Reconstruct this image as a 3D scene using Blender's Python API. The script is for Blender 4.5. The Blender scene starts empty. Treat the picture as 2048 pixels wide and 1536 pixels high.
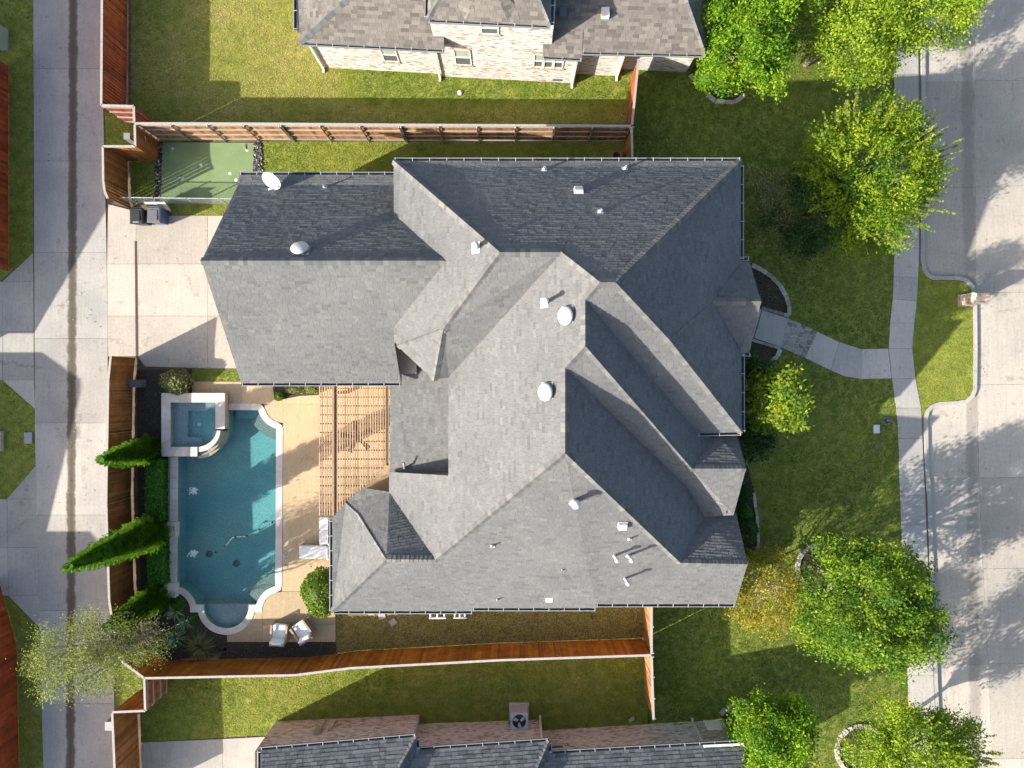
import bpy, math, random
import numpy as np
from mathutils import Vector, Matrix
from mathutils.geometry import tessellate_polygon

random.seed(7)
rng = np.random.default_rng(7)
S = bpy.context.scene
COL = S.collection
R = math.radians

# ------------------------------------------------------------------ camera
H, F, CX, CY = 34.6, 1453.0, 1024.0, 768.0
cam_d = bpy.data.cameras.new('camera')
cam = bpy.data.objects.new('camera', cam_d)
COL.objects.link(cam)
cam.location = (0, 0, H)
cam_d.sensor_width = 36.0
cam_d.lens = 36.0 * F / 2048.0
cam_d.clip_start = 0.5
cam_d.clip_end = 3000
S.camera = cam

# ------------------------------------------------------------------ sky, sun, exposure
SUN_EL, SHADOW_AZ = R(26.0), R(26.5)          # shadows fall towards +X and a little +Y
sun_dir = Vector((-math.cos(SHADOW_AZ) * math.cos(SUN_EL), -math.sin(SHADOW_AZ) * math.cos(SUN_EL), math.sin(SUN_EL)))
W = bpy.data.worlds.new('World')
S.world = W
W.use_nodes = True
wn = W.node_tree.nodes
sky = wn.new('ShaderNodeTexSky')
sky.sky_type = 'NISHITA'
sky.sun_disc = False
sky.sun_elevation = SUN_EL
sky.sun_rotation = math.atan2(sun_dir.x, sun_dir.y)
sky.air_density = 1.0
sky.dust_density = 3.0
sky.ozone_density = 1.0
wn['Background'].inputs['Strength'].default_value = 0.13
W.node_tree.links.new(sky.outputs[0], wn['Background'].inputs['Color'])
sun_d = bpy.data.lights.new('sun', 'SUN')
sun_d.energy = 4.9
sun_d.angle = R(0.5)
sun_d.color = (1.0, 0.94, 0.84)
sun = bpy.data.objects.new('sun', sun_d)
COL.objects.link(sun)
sun.rotation_euler = sun_dir.to_track_quat('Z', 'Y').to_euler()
S.view_settings.view_transform = 'Standard'
S.view_settings.look = 'None'
S.view_settings.exposure = 1.08
S.view_settings.gamma = 1.0
S.view_settings.use_curve_mapping = False
S.render.engine = 'CYCLES'
S.cycles.use_denoising = True
S.cycles.max_bounces = 6
S.cycles.transparent_max_bounces = 8
S.cycles.caustics_reflective = False
S.cycles.caustics_refractive = False

# ------------------------------------------------------------------ survey helpers
def gz(x):
    """the front yard falls away towards the street"""
    return -0.95 * min(1.0, max(0.0, (x - 9.5) / 10.3))
STREET = -1.09
def P(px, py, z=0.0):
    return Vector(((px - CX) / F * (H - z), (CY - py) / F * (H - z), z))
def GP(px, py, dz=0.0):
    z = 0.0
    for _ in range(4):
        z = gz((px - CX) / F * (H - z))
    return P(px, py, z) + Vector((0, 0, dz))

# ------------------------------------------------------------------ object helpers
def link(o):
    COL.objects.link(o)
    return o
def world_loc(o):
    return o.matrix_basis.copy() if o.parent is None else world_loc(o.parent) @ o.matrix_parent_inverse @ o.matrix_basis
def setparent(o, p, world=True):
    o.parent = p
    if world:
        o.matrix_parent_inverse = world_loc(p).inverted()
def tag(o, label=None, cat=None, group=None, kind=None):
    if label: o['label'] = label
    if cat: o['category'] = cat
    if group: o['group'] = group
    if kind: o['kind'] = kind
    return o
def thing(name, label, cat, loc=(0, 0, 0), rz=0.0, group=None):
    o = link(bpy.data.objects.new(name, None))
    o.empty_display_size = 0.2
    o.location = loc
    o.rotation_euler = (0, 0, rz)
    return tag(o, label, cat, group)
def meshobj(name, me, mat=None, parent=None, world=True, kind=None):
    if mat is not None and len(me.materials) == 0:
        me.materials.append(mat)
    o = link(bpy.data.objects.new(name, me))
    if parent is not None:
        setparent(o, parent, world)
    if kind: o['kind'] = kind
    return o
def fastmesh(name, V, Fc, tone=None, smooth=False):
    """V (n,3) float, Fc (m,k) int"""
    V = np.asarray(V, dtype=np.float32); Fc = np.asarray(Fc, dtype=np.int32)
    me = bpy.data.meshes.new(name)
    m, k = Fc.shape
    me.vertices.add(len(V)); me.vertices.foreach_set('co', V.ravel())
    me.loops.add(m * k); me.loops.foreach_set('vertex_index', Fc.ravel())
    me.polygons.add(m)
    me.polygons.foreach_set('loop_start', np.arange(0, m * k, k, dtype=np.int32))
    if tone is not None:
        a = me.attributes.new('tone', 'FLOAT', 'FACE')
        a.data.foreach_set('value', np.asarray(tone, dtype=np.float32))
    me.update(calc_edges=True)
    if smooth:
        me.polygons.foreach_set('use_smooth', np.ones(m, dtype=bool))
    return me
class MB:
    """collects polygons; build() makes ONE mesh object"""
    def __init__(s): s.v = []; s.f = []; s.t = []; s.sm = []
    def poly(s, pts, tone=0.5, smooth=False):
        n = len(s.v); s.v += [tuple(p) for p in pts]; s.f.append(tuple(range(n, n + len(pts)))); s.t.append(tone); s.sm.append(smooth)
    def raw(s, V, Fs, tone=0.5, smooth=False):
        n = len(s.v); s.v += [tuple(p) for p in V]
        for f in Fs:
            s.f.append(tuple(i + n for i in f)); s.t.append(tone); s.sm.append(smooth)
    def box(s, c, d, rz=0.0, tone=0.5, M=None):
        """centre c, full sizes d"""
        x, y, z = d[0] / 2, d[1] / 2, d[2] / 2
        V = [Vector((a * x, b * y, e * z)) for e in (-1, 1) for a, b in ((-1, -1), (1, -1), (1, 1), (-1, 1))]
        Rm = M if M is not None else Matrix.Rotation(rz, 3, 'Z')
        V = [Rm @ v + Vector(c) for v in V]
        s.raw(V, [(3, 2, 1, 0), (4, 5, 6, 7), (0, 1, 5, 4), (1, 2, 6, 5), (2, 3, 7, 6), (3, 0, 4, 7)], tone)
    def bar(s, a, b, w, h, tone=0.5, up=(0, 0, 1)):
        a = Vector(a); b = Vector(b); d = b - a; L = d.length
        if L < 1e-6: return
        x = d / L; u = Vector(up)
        if abs(x.dot(u)) > 0.98: u = Vector((1, 0, 0))
        y = u.cross(x).normalized(); z = x.cross(y)
        M = Matrix((x, y, z)).transposed()
        s.box((a + b) / 2, (L, w, h), M=M, tone=tone)
    def tube(s, pts, rad, n=8, tone=0.5, caps=True, smooth=True):
        pts = [Vector(p) for p in pts]
        if not hasattr(rad, '__len__'): rad = [rad] * len(pts)
        V = []; prev = None
        for i, p in enumerate(pts):
            t = (pts[min(i + 1, len(pts) - 1)] - pts[max(i - 1, 0)]).normalized()
            if prev is None:
                u = Vector((0, 0, 1)) if abs(t.z) < 0.9 else Vector((1, 0, 0))
                x = u.cross(t).normalized()
            else:
                x = (prev - t * prev.dot(t)).normalized()
            prev = x; y = t.cross(x)
            for k in range(n):
                a = 2 * math.pi * k / n
                V.append(p + (x * math.cos(a) + y * math.sin(a)) * rad[i])
        Fs = []
        for i in range(len(pts) - 1):
            for k in range(n):
                a = i * n + k; b = i * n + (k + 1) % n
                Fs.append((a, b, b + n, a + n))
        s.raw(V, Fs, tone, smooth)
        if caps:
            s.poly([V[k] for k in range(n)][::-1], tone); s.poly(V[-n:], tone)
    def lathe(s, prof, c=(0, 0, 0), n=20, tone=0.5, M=None, smooth=True):
        """prof: list of (r,z)"""
        V = []
        for r_, z_ in prof:
            for k in range(n):
                a = 2 * math.pi * k / n
                p = Vector((r_ * math.cos(a), r_ * math.sin(a), z_))
                if M is not None: p = M @ p
                V.append(p + Vector(c))
        Fs = []
        for i in range(len(prof) - 1):
            for k in range(n):
                a = i * n + k; b = i * n + (k + 1) % n
                Fs.append((a, b, b + n, a + n))
        s.raw(V, Fs, tone, smooth)
        if prof[0][0] > 1e-4: s.poly(V[:n][::-1], tone)
        if prof[-1][0] > 1e-4: s.poly(V[-n:], tone)
    def prism(s, pts, ztop, zbot, tone=0.5, bottom=False):
        """pts: list of xy (any order); ztop number or function of (x,y)"""
        pts = [Vector((p[0], p[1], 0)) for p in pts]
        ar = sum(pts[i].x * pts[(i + 1) % len(pts)].y - pts[(i + 1) % len(pts)].x * pts[i].y for i in range(len(pts)))
        if ar < 0: pts = pts[::-1]
        zt = (lambda x, y: ztop) if not callable(ztop) else ztop
        zb = (lambda x, y: zbot) if not callable(zbot) else zbot
        top = [(p.x, p.y, zt(p.x, p.y)) for p in pts]; bot = [(p.x, p.y, zb(p.x, p.y)) for p in pts]
        n = len(s.v); s.v += top + bot; m = len(pts)
        for tri in tessellate_polygon([pts]):
            a, b, c = tri
            if (pts[b] - pts[a]).cross(pts[c] - pts[a]).z < 0: a, c = c, a
            s.f.append((n + a, n + b, n + c)); s.t.append(tone); s.sm.append(False)
            if bottom:
                s.f.append((n + m + c, n + m + b, n + m + a)); s.t.append(tone); s.sm.append(False)
        for i in range(m):
            j = (i + 1) % m
            s.f.append((n + m + i, n + m + j, n + j, n + i)); s.t.append(tone); s.sm.append(False)
    def mesh(s, name):
        me = bpy.data.meshes.new(name)
        me.from_pydata(s.v, [], s.f)
        a = me.attributes.new('tone', 'FLOAT', 'FACE'); a.data.foreach_set('value', np.array(s.t, dtype=np.float32))
        me.polygons.foreach_set('use_smooth', np.array(s.sm, dtype=bool))
        me.update()
        return me
    def build(s, name, mat, parent=None, world=True, kind=None):
        return meshobj(name, s.mesh(name), mat, parent, world, kind)
def one(name, mat, parent, fn, world=True, kind=None):
    m = MB(); fn(m); return m.build(name, mat, parent, world, kind)
def copytree(o, parent=None):
    c = o.copy(); link(c)
    if parent is not None: c.parent = parent
    for ch in [x for x in bpy.data.objects if x.parent == o]: copytree(ch, c)
    return c

# ------------------------------------------------------------------ materials
def nodemat(name):
    m = bpy.data.materials.new(name); m.use_nodes = True
    nt = m.node_tree
    return m, nt, nt.nodes['Principled BSDF']
def ramp(nt, fac, stops):
    r = nt.nodes.new('ShaderNodeValToRGB')
    e = r.color_ramp.elements
    while len(e) < len(stops): e.new(0.5)
    for i, (p, c) in enumerate(stops):
        e[i].position = p; e[i].color = (*c, 1)
    nt.links.new(fac, r.inputs['Fac'])
    return r.outputs['Color']
def noise(nt, scale, detail=4, rough=0.55, vec=None):
    n = nt.nodes.new('ShaderNodeTexNoise')
    n.inputs['Scale'].default_value = scale; n.inputs['Detail'].default_value = detail; n.inputs['Roughness'].default_value = rough
    if vec is None:
        g = nt.nodes.new('ShaderNodeNewGeometry'); vec = g.outputs['Position']
    nt.links.new(vec, n.inputs['Vector'])
    return n.outputs['Fac']
def mixc(nt, a, b, fac, mode='MIX'):
    m = nt.nodes.new('ShaderNodeMix'); m.data_type = 'RGBA'; m.blend_type = mode
    for sock, v in ((m.inputs[0], fac), (m.inputs[6], a), (m.inputs[7], b)):
        if isinstance(v, (int, float)): sock.default_value = v
        elif isinstance(v, tuple): sock.default_value = (*v, 1)
        else: nt.links.new(v, sock)
    return m.outputs[2]
def math_(nt, op, a, b=0.0, c=None):
    m = nt.nodes.new('ShaderNodeMath'); m.operation = op
    for i, v in enumerate((a, b) if c is None else (a, b, c)):
        if isinstance(v, (int, float)): m.inputs[i].default_value = v
        else: nt.links.new(v, m.inputs[i])
    return m.outputs[0]
def bump(nt, b, h, strength=0.3, dist=0.02):
    n = nt.nodes.new('ShaderNodeBump'); n.inputs['Strength'].default_value = strength; n.inputs['Distance'].default_value = dist
    nt.links.new(h, n.inputs['Height']); nt.links.new(n.outputs[0], b.inputs['Normal'])
def plain(name, c, rough=0.6, metal=0.0, var=0.12, scale=8.0, bstr=0.0, spec=0.4):
    m, nt, b = nodemat(name)
    n = noise(nt, scale, 5)
    lo = tuple(x * (1 - var) for x in c); hi = tuple(min(1, x * (1 + var)) for x in c)
    nt.links.new(ramp(nt, n, [(0.3, lo), (0.7, hi)]), b.inputs['Base Color'])
    b.inputs['Roughness'].default_value = rough; b.inputs['Metallic'].default_value = metal
    b.inputs['Specular IOR Level'].default_value = spec
    if bstr: bump(nt, b, noise(nt, scale * 6, 3), bstr)
    return m
def toned(name, stops, rough=0.8, nscale=20.0, namt=0.25, bstr=0.0, bscale=60, trans=0.0, spec=0.3, large=None):
    """colour from the per-face tone, dirt noise over it"""
    m, nt, b = nodemat(name)
    at = nt.nodes.new('ShaderNodeAttribute'); at.attribute_name = 'tone'
    c = ramp(nt, at.outputs['Fac'], stops)
    n = noise(nt, nscale, 4)
    c = mixc(nt, c, ramp(nt, n, [(0.25, (1 - namt,) * 3), (0.75, (1 + namt * 0.4,) * 3)]), 1.0, 'MULTIPLY')
    if large:
        n2 = noise(nt, large[0], 3)
        c = mixc(nt, c, ramp(nt, n2, [(0.3, large[1]), (0.7, large[2])]), 1.0, 'MULTIPLY')
    nt.links.new(c, b.inputs['Base Color'])
    b.inputs['Roughness'].default_value = rough; b.inputs['Specular IOR Level'].default_value = spec
    if bstr: bump(nt, b, noise(nt, bscale, 3), bstr)
    if trans:
        t = nt.nodes.new('ShaderNodeBsdfTranslucent'); nt.links.new(c, t.inputs['Color'])
        mx = nt.nodes.new('ShaderNodeMixShader'); mx.inputs[0].default_value = trans
        nt.links.new(b.outputs[0], mx.inputs[1]); nt.links.new(t.outputs[0], mx.inputs[2])
        nt.links.new(mx.outputs[0], nt.nodes['Material Output'].inputs['Surface'])
    return m
def concrete(name, c, warm=(1.0, 0.97, 0.92), streak=None, stain=0.25):
    m, nt, b = nodemat(name)
    at = nt.nodes.new('ShaderNodeAttribute'); at.attribute_name = 'tone'
    base = ramp(nt, at.outputs['Fac'], [(0.0, tuple(x * 0.86 for x in c)), (1.0, tuple(x * 1.12 for x in c))])
    big = noise(nt, 0.45, 6, 0.6)
    base = mixc(nt, base, ramp(nt, big, [(0.3, (1 - stain,) * 3), (0.62, warm)]), 1.0, 'MULTIPLY')
    fine = noise(nt, 9.0, 6, 0.65)
    base = mixc(nt, base, ramp(nt, fine, [(0.3, (0.86,) * 3), (0.7, (1.06,) * 3)]), 1.0, 'MULTIPLY')
    # brushed drag marks along the pour
    g = nt.nodes.new('ShaderNodeNewGeometry'); mp = nt.nodes.new('ShaderNodeMapping'); mp.inputs['Scale'].default_value = (6.0, 0.35, 1.0)
    nt.links.new(g.outputs['Position'], mp.inputs['Vector'])
    br = noise(nt, 2.2, 5, 0.6, mp.outputs[0])
    base = mixc(nt, base, ramp(nt, br, [(0.3, (0.9,) * 3), (0.7, (1.05,) * 3)]), 1.0, 'MULTIPLY')
    sp = noise(nt, 1.7, 2, 0.5)
    base = mixc(nt, base, ramp(nt, sp, [(0.66, (1, 1, 1)), (0.74, (0.80, 0.78, 0.76))]), 1.0, 'MULTIPLY')
    vo = nt.nodes.new('ShaderNodeTexVoronoi'); vo.feature = 'DISTANCE_TO_EDGE'; vo.inputs['Scale'].default_value = 0.21
    dv = nt.nodes.new('ShaderNodeVectorMath'); dv.operation = 'ADD'
    cv = nt.nodes.new('ShaderNodeCombineXYZ'); wz = noise(nt, 1.1, 6, 0.7); nt.links.new(math_(nt, 'MULTIPLY', wz, 1.6), cv.inputs[0]); nt.links.new(math_(nt, 'MULTIPLY', noise(nt, 0.9, 5, 0.7), 1.6), cv.inputs[1])
    nt.links.new(g.outputs['Position'], dv.inputs[0]); nt.links.new(cv.outputs[0], dv.inputs[1]); nt.links.new(dv.outputs[0], vo.inputs['Vector'])
    ck = ramp(nt, vo.outputs['Distance'], [(0.0, (0.62, 0.6, 0.58)), (0.0022, (0.72, 0.7, 0.69)), (0.0045, (1, 1, 1))])
    base = mixc(nt, base, mixc(nt, (1, 1, 1), ck, ramp(nt, noise(nt, 0.33, 2), [(0.5, (0, 0, 0)), (0.58, (1, 1, 1))])), 1.0, 'MULTIPLY')
    if streak:
        # dark damp run-off trail down the middle of the pour: x0 at y, half width, colour
        sx = nt.nodes.new('ShaderNodeSeparateXYZ'); nt.links.new(g.outputs['Position'], sx.inputs[0])
        for (x0, slope, hw, col, amt) in streak:
            wob = noise(nt, 1.1, 8, 0.75)
            cx = math_(nt, 'ADD', math_(nt, 'MULTIPLY', sx.outputs['Y'], slope), x0)
            d = math_(nt, 'ABSOLUTE', math_(nt, 'SUBTRACT', sx.outputs['X'], cx))
            d = math_(nt, 'ADD', d, math_(nt, 'MULTIPLY', math_(nt, 'SUBTRACT', wob, 0.5), hw * 1.9))
            k = ramp(nt, math_(nt, 'DIVIDE', d, hw), [(0.0, (amt,) * 3), (0.62, (amt * 0.9,) * 3), (0.98, (0, 0, 0))])
            base = mixc(nt, base, col, k)
    nt.links.new(base, b.inputs['Base Color'])
    b.inputs['Roughness'].default_value = 0.9; b.inputs['Specular IOR Level'].default_value = 0.2
    bump(nt, b, fine, 0.25, 0.01)
    return m

M = {}
ROOF = [(0.0, (0.125, 0.129, 0.132)), (0.1, (0.150, 0.154, 0.156)), (0.6, (0.162, 0.166, 0.167)), (0.94, (0.174, 0.177, 0.176)), (1.0, (0.192, 0.192, 0.186))]
M['shingle'] = toned('asphalt_shingle', ROOF, 0.95, 26, 0.22, 0.6, 120, large=(0.45, (0.88, 0.885, 0.89), (1.06, 1.055, 1.05)))
M['shingle_tan'] = toned('tan_shingle', [(0.0, (0.12, 0.108, 0.098)), (0.3, (0.165, 0.15, 0.136)), (0.75, (0.195, 0.178, 0.162)), (1.0, (0.23, 0.21, 0.185))], 0.95, 26, 0.25, 0.5, 160)
M['shingle_blue'] = toned('slate_grey_shingle', [(0.0, (0.09, 0.098, 0.105)), (0.5, (0.14, 0.15, 0.158)), (1.0, (0.19, 0.198, 0.205))], 0.95, 26, 0.25, 0.5, 160)
M['felt'] = plain('roof_felt', (0.06, 0.06, 0.06), 0.95, var=0.2)
M['cap'] = toned('ridge_cap', [(0.0, (0.12, 0.122, 0.122)), (0.5, (0.155, 0.157, 0.156)), (0.85, (0.182, 0.18, 0.174)), (1.0, (0.205, 0.195, 0.17))], 0.95, 30, 0.25, 0.4, 160)
M['alley'] = concrete('alley_concrete', (0.48, 0.46, 0.428), streak=[(-20.95, 0.004, 0.25, (0.085, 0.07, 0.045), 0.92), (-22.2, 0.0, 0.5, (0.33, 0.33, 0.33), 0.25), (-19.9, 0.0, 0.4, (0.35, 0.34, 0.33), 0.2)])
M['street'] = concrete('street_concrete', (0.49, 0.452, 0.40), streak=[(22.55, -0.012, 0.35, (0.2, 0.18, 0.15), 0.5)], stain=0.18)
M['walk'] = concrete('walk_concrete', (0.50, 0.48, 0.445), stain=0.2)
M['drive'] = concrete('driveway_concrete', (0.51, 0.462, 0.405), stain=0.18)
M['deck'] = concrete('tan_deck', (0.56, 0.425, 0.265), warm=(1, 0.98, 0.95), stain=0.12)
M['coping'] = toned('limestone_coping', [(0.0, (0.60, 0.52, 0.46)), (0.5, (0.68, 0.60, 0.54)), (1.0, (0.74, 0.67, 0.60))], 0.8, 6, 0.12, 0.15)
M['steel'] = plain('galvanised_steel', (0.45, 0.46, 0.47), 0.45, 0.7, 0.15, 12)
M['white_metal'] = plain('white_painted_metal', (0.60, 0.61, 0.61), 0.55, 0, 0.16, 7)
M['gutter'] = plain('grey_gutter_metal', (0.27, 0.28, 0.29), 0.5, 0.2, 0.1)
M['bronze'] = plain('dark_bronze_metal', (0.05, 0.055, 0.07), 0.5, 0.2, 0.2)
M['wood_orange'] = toned('stained_cedar', [(0.0, (0.30, 0.09, 0.012)), (0.5, (0.44, 0.14, 0.016)), (1.0, (0.56, 0.21, 0.03))], 0.75, 5, 0.3, 0.3, 40, spec=0.25, large=(1.6, (0.66, 0.68, 0.72), (1.12, 1.1, 1.08)))
M['wood_back'] = toned('weathered_cedar', [(0.0, (0.20, 0.085, 0.03)), (0.5, (0.34, 0.17, 0.07)), (1.0, (0.46, 0.26, 0.12))], 0.8, 5, 0.35, 0.3, 40, large=(1.6, (0.66, 0.68, 0.72), (1.12, 1.1, 1.08)))
M['wood_red'] = toned('red_stained_cedar', [(0.0, (0.21, 0.04, 0.014)), (0.5, (0.32, 0.07, 0.022)), (1.0, (0.42, 0.12, 0.04))], 0.75, 5, 0.3, 0.3, 40, large=(1.6, (0.66, 0.68, 0.72), (1.12, 1.1, 1.08)))
M['wood_dark'] = toned('brown_cedar', [(0.0, (0.19, 0.075, 0.02)), (0.5, (0.29, 0.12, 0.032)), (1.0, (0.38, 0.18, 0.06))], 0.75, 5, 0.3, 0.3, 40, large=(1.6, (0.66, 0.68, 0.72), (1.12, 1.1, 1.08)))
M['rail'] = toned('weathered_rail', [(0.0, (0.30, 0.265, 0.23)), (1.0, (0.42, 0.385, 0.35))], 0.8, 9, 0.2, 0.2)
M['pergola'] = toned('pergola_cedar', [(0.0, (0.30, 0.19, 0.11)), (0.5, (0.41, 0.27, 0.165)), (1.0, (0.51, 0.355, 0.235))], 0.7, 8, 0.25, 0.2)
M['white_brick'] = toned('whitewashed_brick', [(0.0, (0.30, 0.235, 0.19)), (0.14, (0.47, 0.42, 0.365)), (0.4, (0.60, 0.565, 0.52)), (1.0, (0.70, 0.675, 0.64))], 0.9, 22, 0.2, 0.4, 90)
M['pink_brick'] = toned('pink_brown_brick', [(0.0, (0.34, 0.265, 0.205)), (0.18, (0.58, 0.49, 0.40)), (0.55, (0.72, 0.64, 0.545)), (1.0, (0.80, 0.75, 0.68))], 0.9, 22, 0.25, 0.4, 90)
M['red_brick'] = toned('red_brick', [(0.0, (0.42, 0.24, 0.17)), (0.5, (0.56, 0.42, 0.34)), (1.0, (0.72, 0.64, 0.57))], 0.9, 22, 0.25, 0.4, 90)
M['mortar'] = plain('mortar', (0.56, 0.52, 0.46), 0.95, var=0.12)
M['trim'] = plain('cream_trim', (0.70, 0.66, 0.60), 0.6, var=0.05)
M['glass'] = plain('window_glass', (0.10, 0.13, 0.12), 0.06, 0, 0.15, 2, spec=0.8)
M['screen'] = plain('insect_screen', (0.09, 0.1, 0.095), 0.8, 0, 0.15, 2)
M['blind'] = plain('green_blind', (0.30, 0.38, 0.30), 0.6, 0, 0.08, 2)
M['cushion'] = plain('white_cushion_fabric', (0.80, 0.79, 0.78), 0.85, 0, 0.04, 5, 0.15)
M['soil'] = toned('dark_mulch', [(0.0, (0.03, 0.024, 0.019)), (0.5, (0.07, 0.055, 0.042)), (1.0, (0.22, 0.17, 0.125))], 0.95, 14, 0.4, 0.6, 40)
M['earth'] = plain('bare_earth', (0.14, 0.10, 0.065), 0.95, 0, 0.35, 1.5, 0.6)
M['stone'] = toned('pale_limestone', [(0.0, (0.30, 0.26, 0.21)), (0.5, (0.45, 0.40, 0.33)), (1.0, (0.58, 0.54, 0.48))], 0.9, 9, 0.25, 0.4)
M['flag'] = toned('flagstone', [(0.0, (0.24, 0.19, 0.14)), (0.5, (0.34, 0.31, 0.27)), (1.0, (0.43, 0.42, 0.40))], 0.85, 7, 0.25, 0.3)
M['river'] = toned('black_river_rock', [(0.0, (0.015, 0.016, 0.02)), (0.6, (0.07, 0.07, 0.075)), (0.9, (0.28, 0.27, 0.26)), (1.0, (0.6, 0.58, 0.55))], 0.6, 20, 0.2)
M['black'] = plain('black_plastic', (0.03, 0.031, 0.034), 0.45, 0, 0.15, 10)
M['blue_plastic'] = plain('blue_plastic', (0.03, 0.07, 0.2), 0.45, 0, 0.15, 10)
M['grey_plastic'] = plain('grey_plastic', (0.13, 0.13, 0.14), 0.5, 0, 0.12, 10)
M['terracotta'] = plain('terracotta', (0.42, 0.15, 0.07), 0.8, 0, 0.15, 6)
M['bark'] = toned('bark', [(0.0, (0.10, 0.075, 0.055)), (1.0, (0.24, 0.19, 0.15))], 0.9, 12, 0.35, 0.7, 30)
M['bark_pale'] = toned('pale_bark', [(0.0, (0.24, 0.2, 0.16)), (1.0, (0.42, 0.37, 0.31))], 0.9, 12, 0.3, 0.5, 30)

def leafmat(name, dark, mid, light, trans=0.42):
    return toned(name, [(0.0, dark), (0.5, mid), (1.0, light)], 0.6, 3.0, 0.15, trans=trans, spec=0.25)
M['leaf_elm'] = leafmat('elm_leaves', (0.06, 0.15, 0.012), (0.18, 0.3, 0.016), (0.36, 0.44, 0.02))
M['leaf_bright'] = leafmat('bright_green_leaves', (0.055, 0.16, 0.012), (0.17, 0.33, 0.014), (0.33, 0.46, 0.02))
M['leaf_oak'] = leafmat('oak_leaves', (0.05, 0.14, 0.014), (0.15, 0.27, 0.018), (0.31, 0.4, 0.025))
M['leaf_olive'] = leafmat('olive_green_leaves', (0.12, 0.22, 0.02), (0.27, 0.40, 0.025), (0.43, 0.52, 0.04))
M['leaf_magnolia'] = leafmat('magnolia_leaves', (0.04, 0.12, 0.012), (0.16, 0.25, 0.014), (0.4, 0.42, 0.02), 0.3)
M['leaf_yellow'] = leafmat('yellow_autumn_leaves', (0.13, 0.15, 0.02), (0.33, 0.29, 0.03), (0.55, 0.44, 0.06))
M['leaf_dark'] = leafmat('dark_shrub_leaves', (0.018, 0.053, 0.012), (0.045, 0.105, 0.021), (0.100, 0.171, 0.028), 0.25)
M['leaf_cypress'] = leafmat('cypress_leaves', (0.05, 0.14, 0.010), (0.12, 0.28, 0.014), (0.23, 0.40, 0.025), 0.3)
M['leaf_hedge'] = leafmat('hedge_leaves', (0.022, 0.108, 0.011), (0.054, 0.198, 0.014), (0.128, 0.325, 0.024), 0.3)
M['leaf_bush'] = leafmat('privet_leaves', (0.059, 0.137, 0.016), (0.176, 0.274, 0.023), (0.371, 0.427, 0.037), 0.35)
M['leaf_sparse'] = leafmat('sparse_pale_leaves', (0.15, 0.19, 0.05), (0.28, 0.33, 0.07), (0.44, 0.48, 0.11))
M['leaf_yucca'] = leafmat('yucca_blades', (0.074, 0.198, 0.099), (0.198, 0.370, 0.173), (0.563, 0.600, 0.305), 0.2)
M['leaf_tuft'] = leafmat('ornamental_grass_blades', (0.080, 0.112, 0.032), (0.208, 0.224, 0.064), (0.517, 0.441, 0.182), 0.25)
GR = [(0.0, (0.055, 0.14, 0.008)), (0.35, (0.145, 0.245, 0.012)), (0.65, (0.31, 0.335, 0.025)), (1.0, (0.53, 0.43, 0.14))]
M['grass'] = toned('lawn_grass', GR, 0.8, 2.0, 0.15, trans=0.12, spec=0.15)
M['thatch'] = plain('lawn_thatch', (0.20, 0.21, 0.045), 0.95, 0, 0.35, 2.5, 0.5)
M['thatch_dry'] = plain('dormant_lawn_thatch', (0.19, 0.135, 0.055), 0.95, 0, 0.35, 2.5, 0.5)
M['turf'] = plain('putting_turf', (0.18, 0.255, 0.12), 0.95, 0, 0.12, 1.2, 0.3)

# ================================================================== SETTING: ground
def sub(mesh_pts, step=1.5):
    return mesh_pts
def poly_inside(x, y, poly):
    x = np.asarray(x); y = np.asarray(y)
    ins = np.zeros(x.shape, bool); n = len(poly)
    for i in range(n):
        x0, y0 = poly[i][0], poly[i][1]; x1, y1 = poly[(i + 1) % n][0], poly[(i + 1) % n][1]
        if y0 == y1: continue
        c = ((y0 > y) != (y1 > y)) & (x < (x1 - x0) * (y - y0) / (y1 - y0) + x0)
        ins ^= c
    return ins
def arc(cx, cy, r, a0, a1, n=10):
    """pixel-space arc, angles in degrees, 0 = right, 90 = up"""
    return [(cx + r * math.cos(R(a0 + (a1 - a0) * i / n)), cy - r * math.sin(R(a0 + (a1 - a0) * i / n))) for i in range(n + 1)]

POOL = ([(458, 820)] + arc(566.6, 808, 51, 194, 255, 9) + [(553, 870), (551, 1165)] + arc(563.7, 1222.7, 52.5, 104, 167, 9)
        + [(498, 1211)] + arc(453, 1211, 45, 0, -180, 20) + [(408, 1211)] + arc(342.3, 1222.7, 52.5, 13, 76, 9)
        + [(357, 1165), (359, 905), (400, 912)] + arc(395, 855, 60, -80, 4, 10))
POOLW = [P(*p) for p in POOL]
holes = [[Vector((p.x, p.y, 0)) for p in POOLW]]
def flat_with_hole(outer, hole, z):
    allp = outer + hole
    m = MB()
    for tri in tessellate_polygon([outer, hole]):
        q = [Vector((allp[i].x, allp[i].y, z)) for i in tri]
        if (q[1] - q[0]).cross(q[2] - q[0]).z < 0: q = q[::-1]
        m.poly(q)
    return m
outer = [Vector((-30, -26, 0)), Vector((9.5, -26, 0)), Vector((9.5, 26, 0)), Vector((-30, 26, 0))]
gm = flat_with_hole(outer, holes[0], -0.03)
xs = [(-900, -0.03), (-30, -0.03)]
gm.poly([(-900, -900, -.03), (-30, -900, -.03), (-30, 900, -.03), (-900, 900, -.03)])
gm.poly([(-30, 26, -.03), (9.5, 26, -.03), (9.5, 900, -.03), (-30, 900, -.03)])
gm.poly([(-30, -900, -.03), (9.5, -900, -.03), (9.5, -26, -.03), (-30, -26, -.03)])
gm.poly([(9.5, -900, -.03), (19.8, -900, -.98), (19.8, 900, -.98), (9.5, 900, -.03)])
gm.poly([(19.8, -900, -.98), (20.2, -900, -1.25), (20.2, 900, -1.25), (19.8, 900, -.98)])
gm.poly([(20.2, -900, -1.25), (900, -900, -1.25), (900, 900, -1.25), (20.2, 900, -1.25)])
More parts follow.
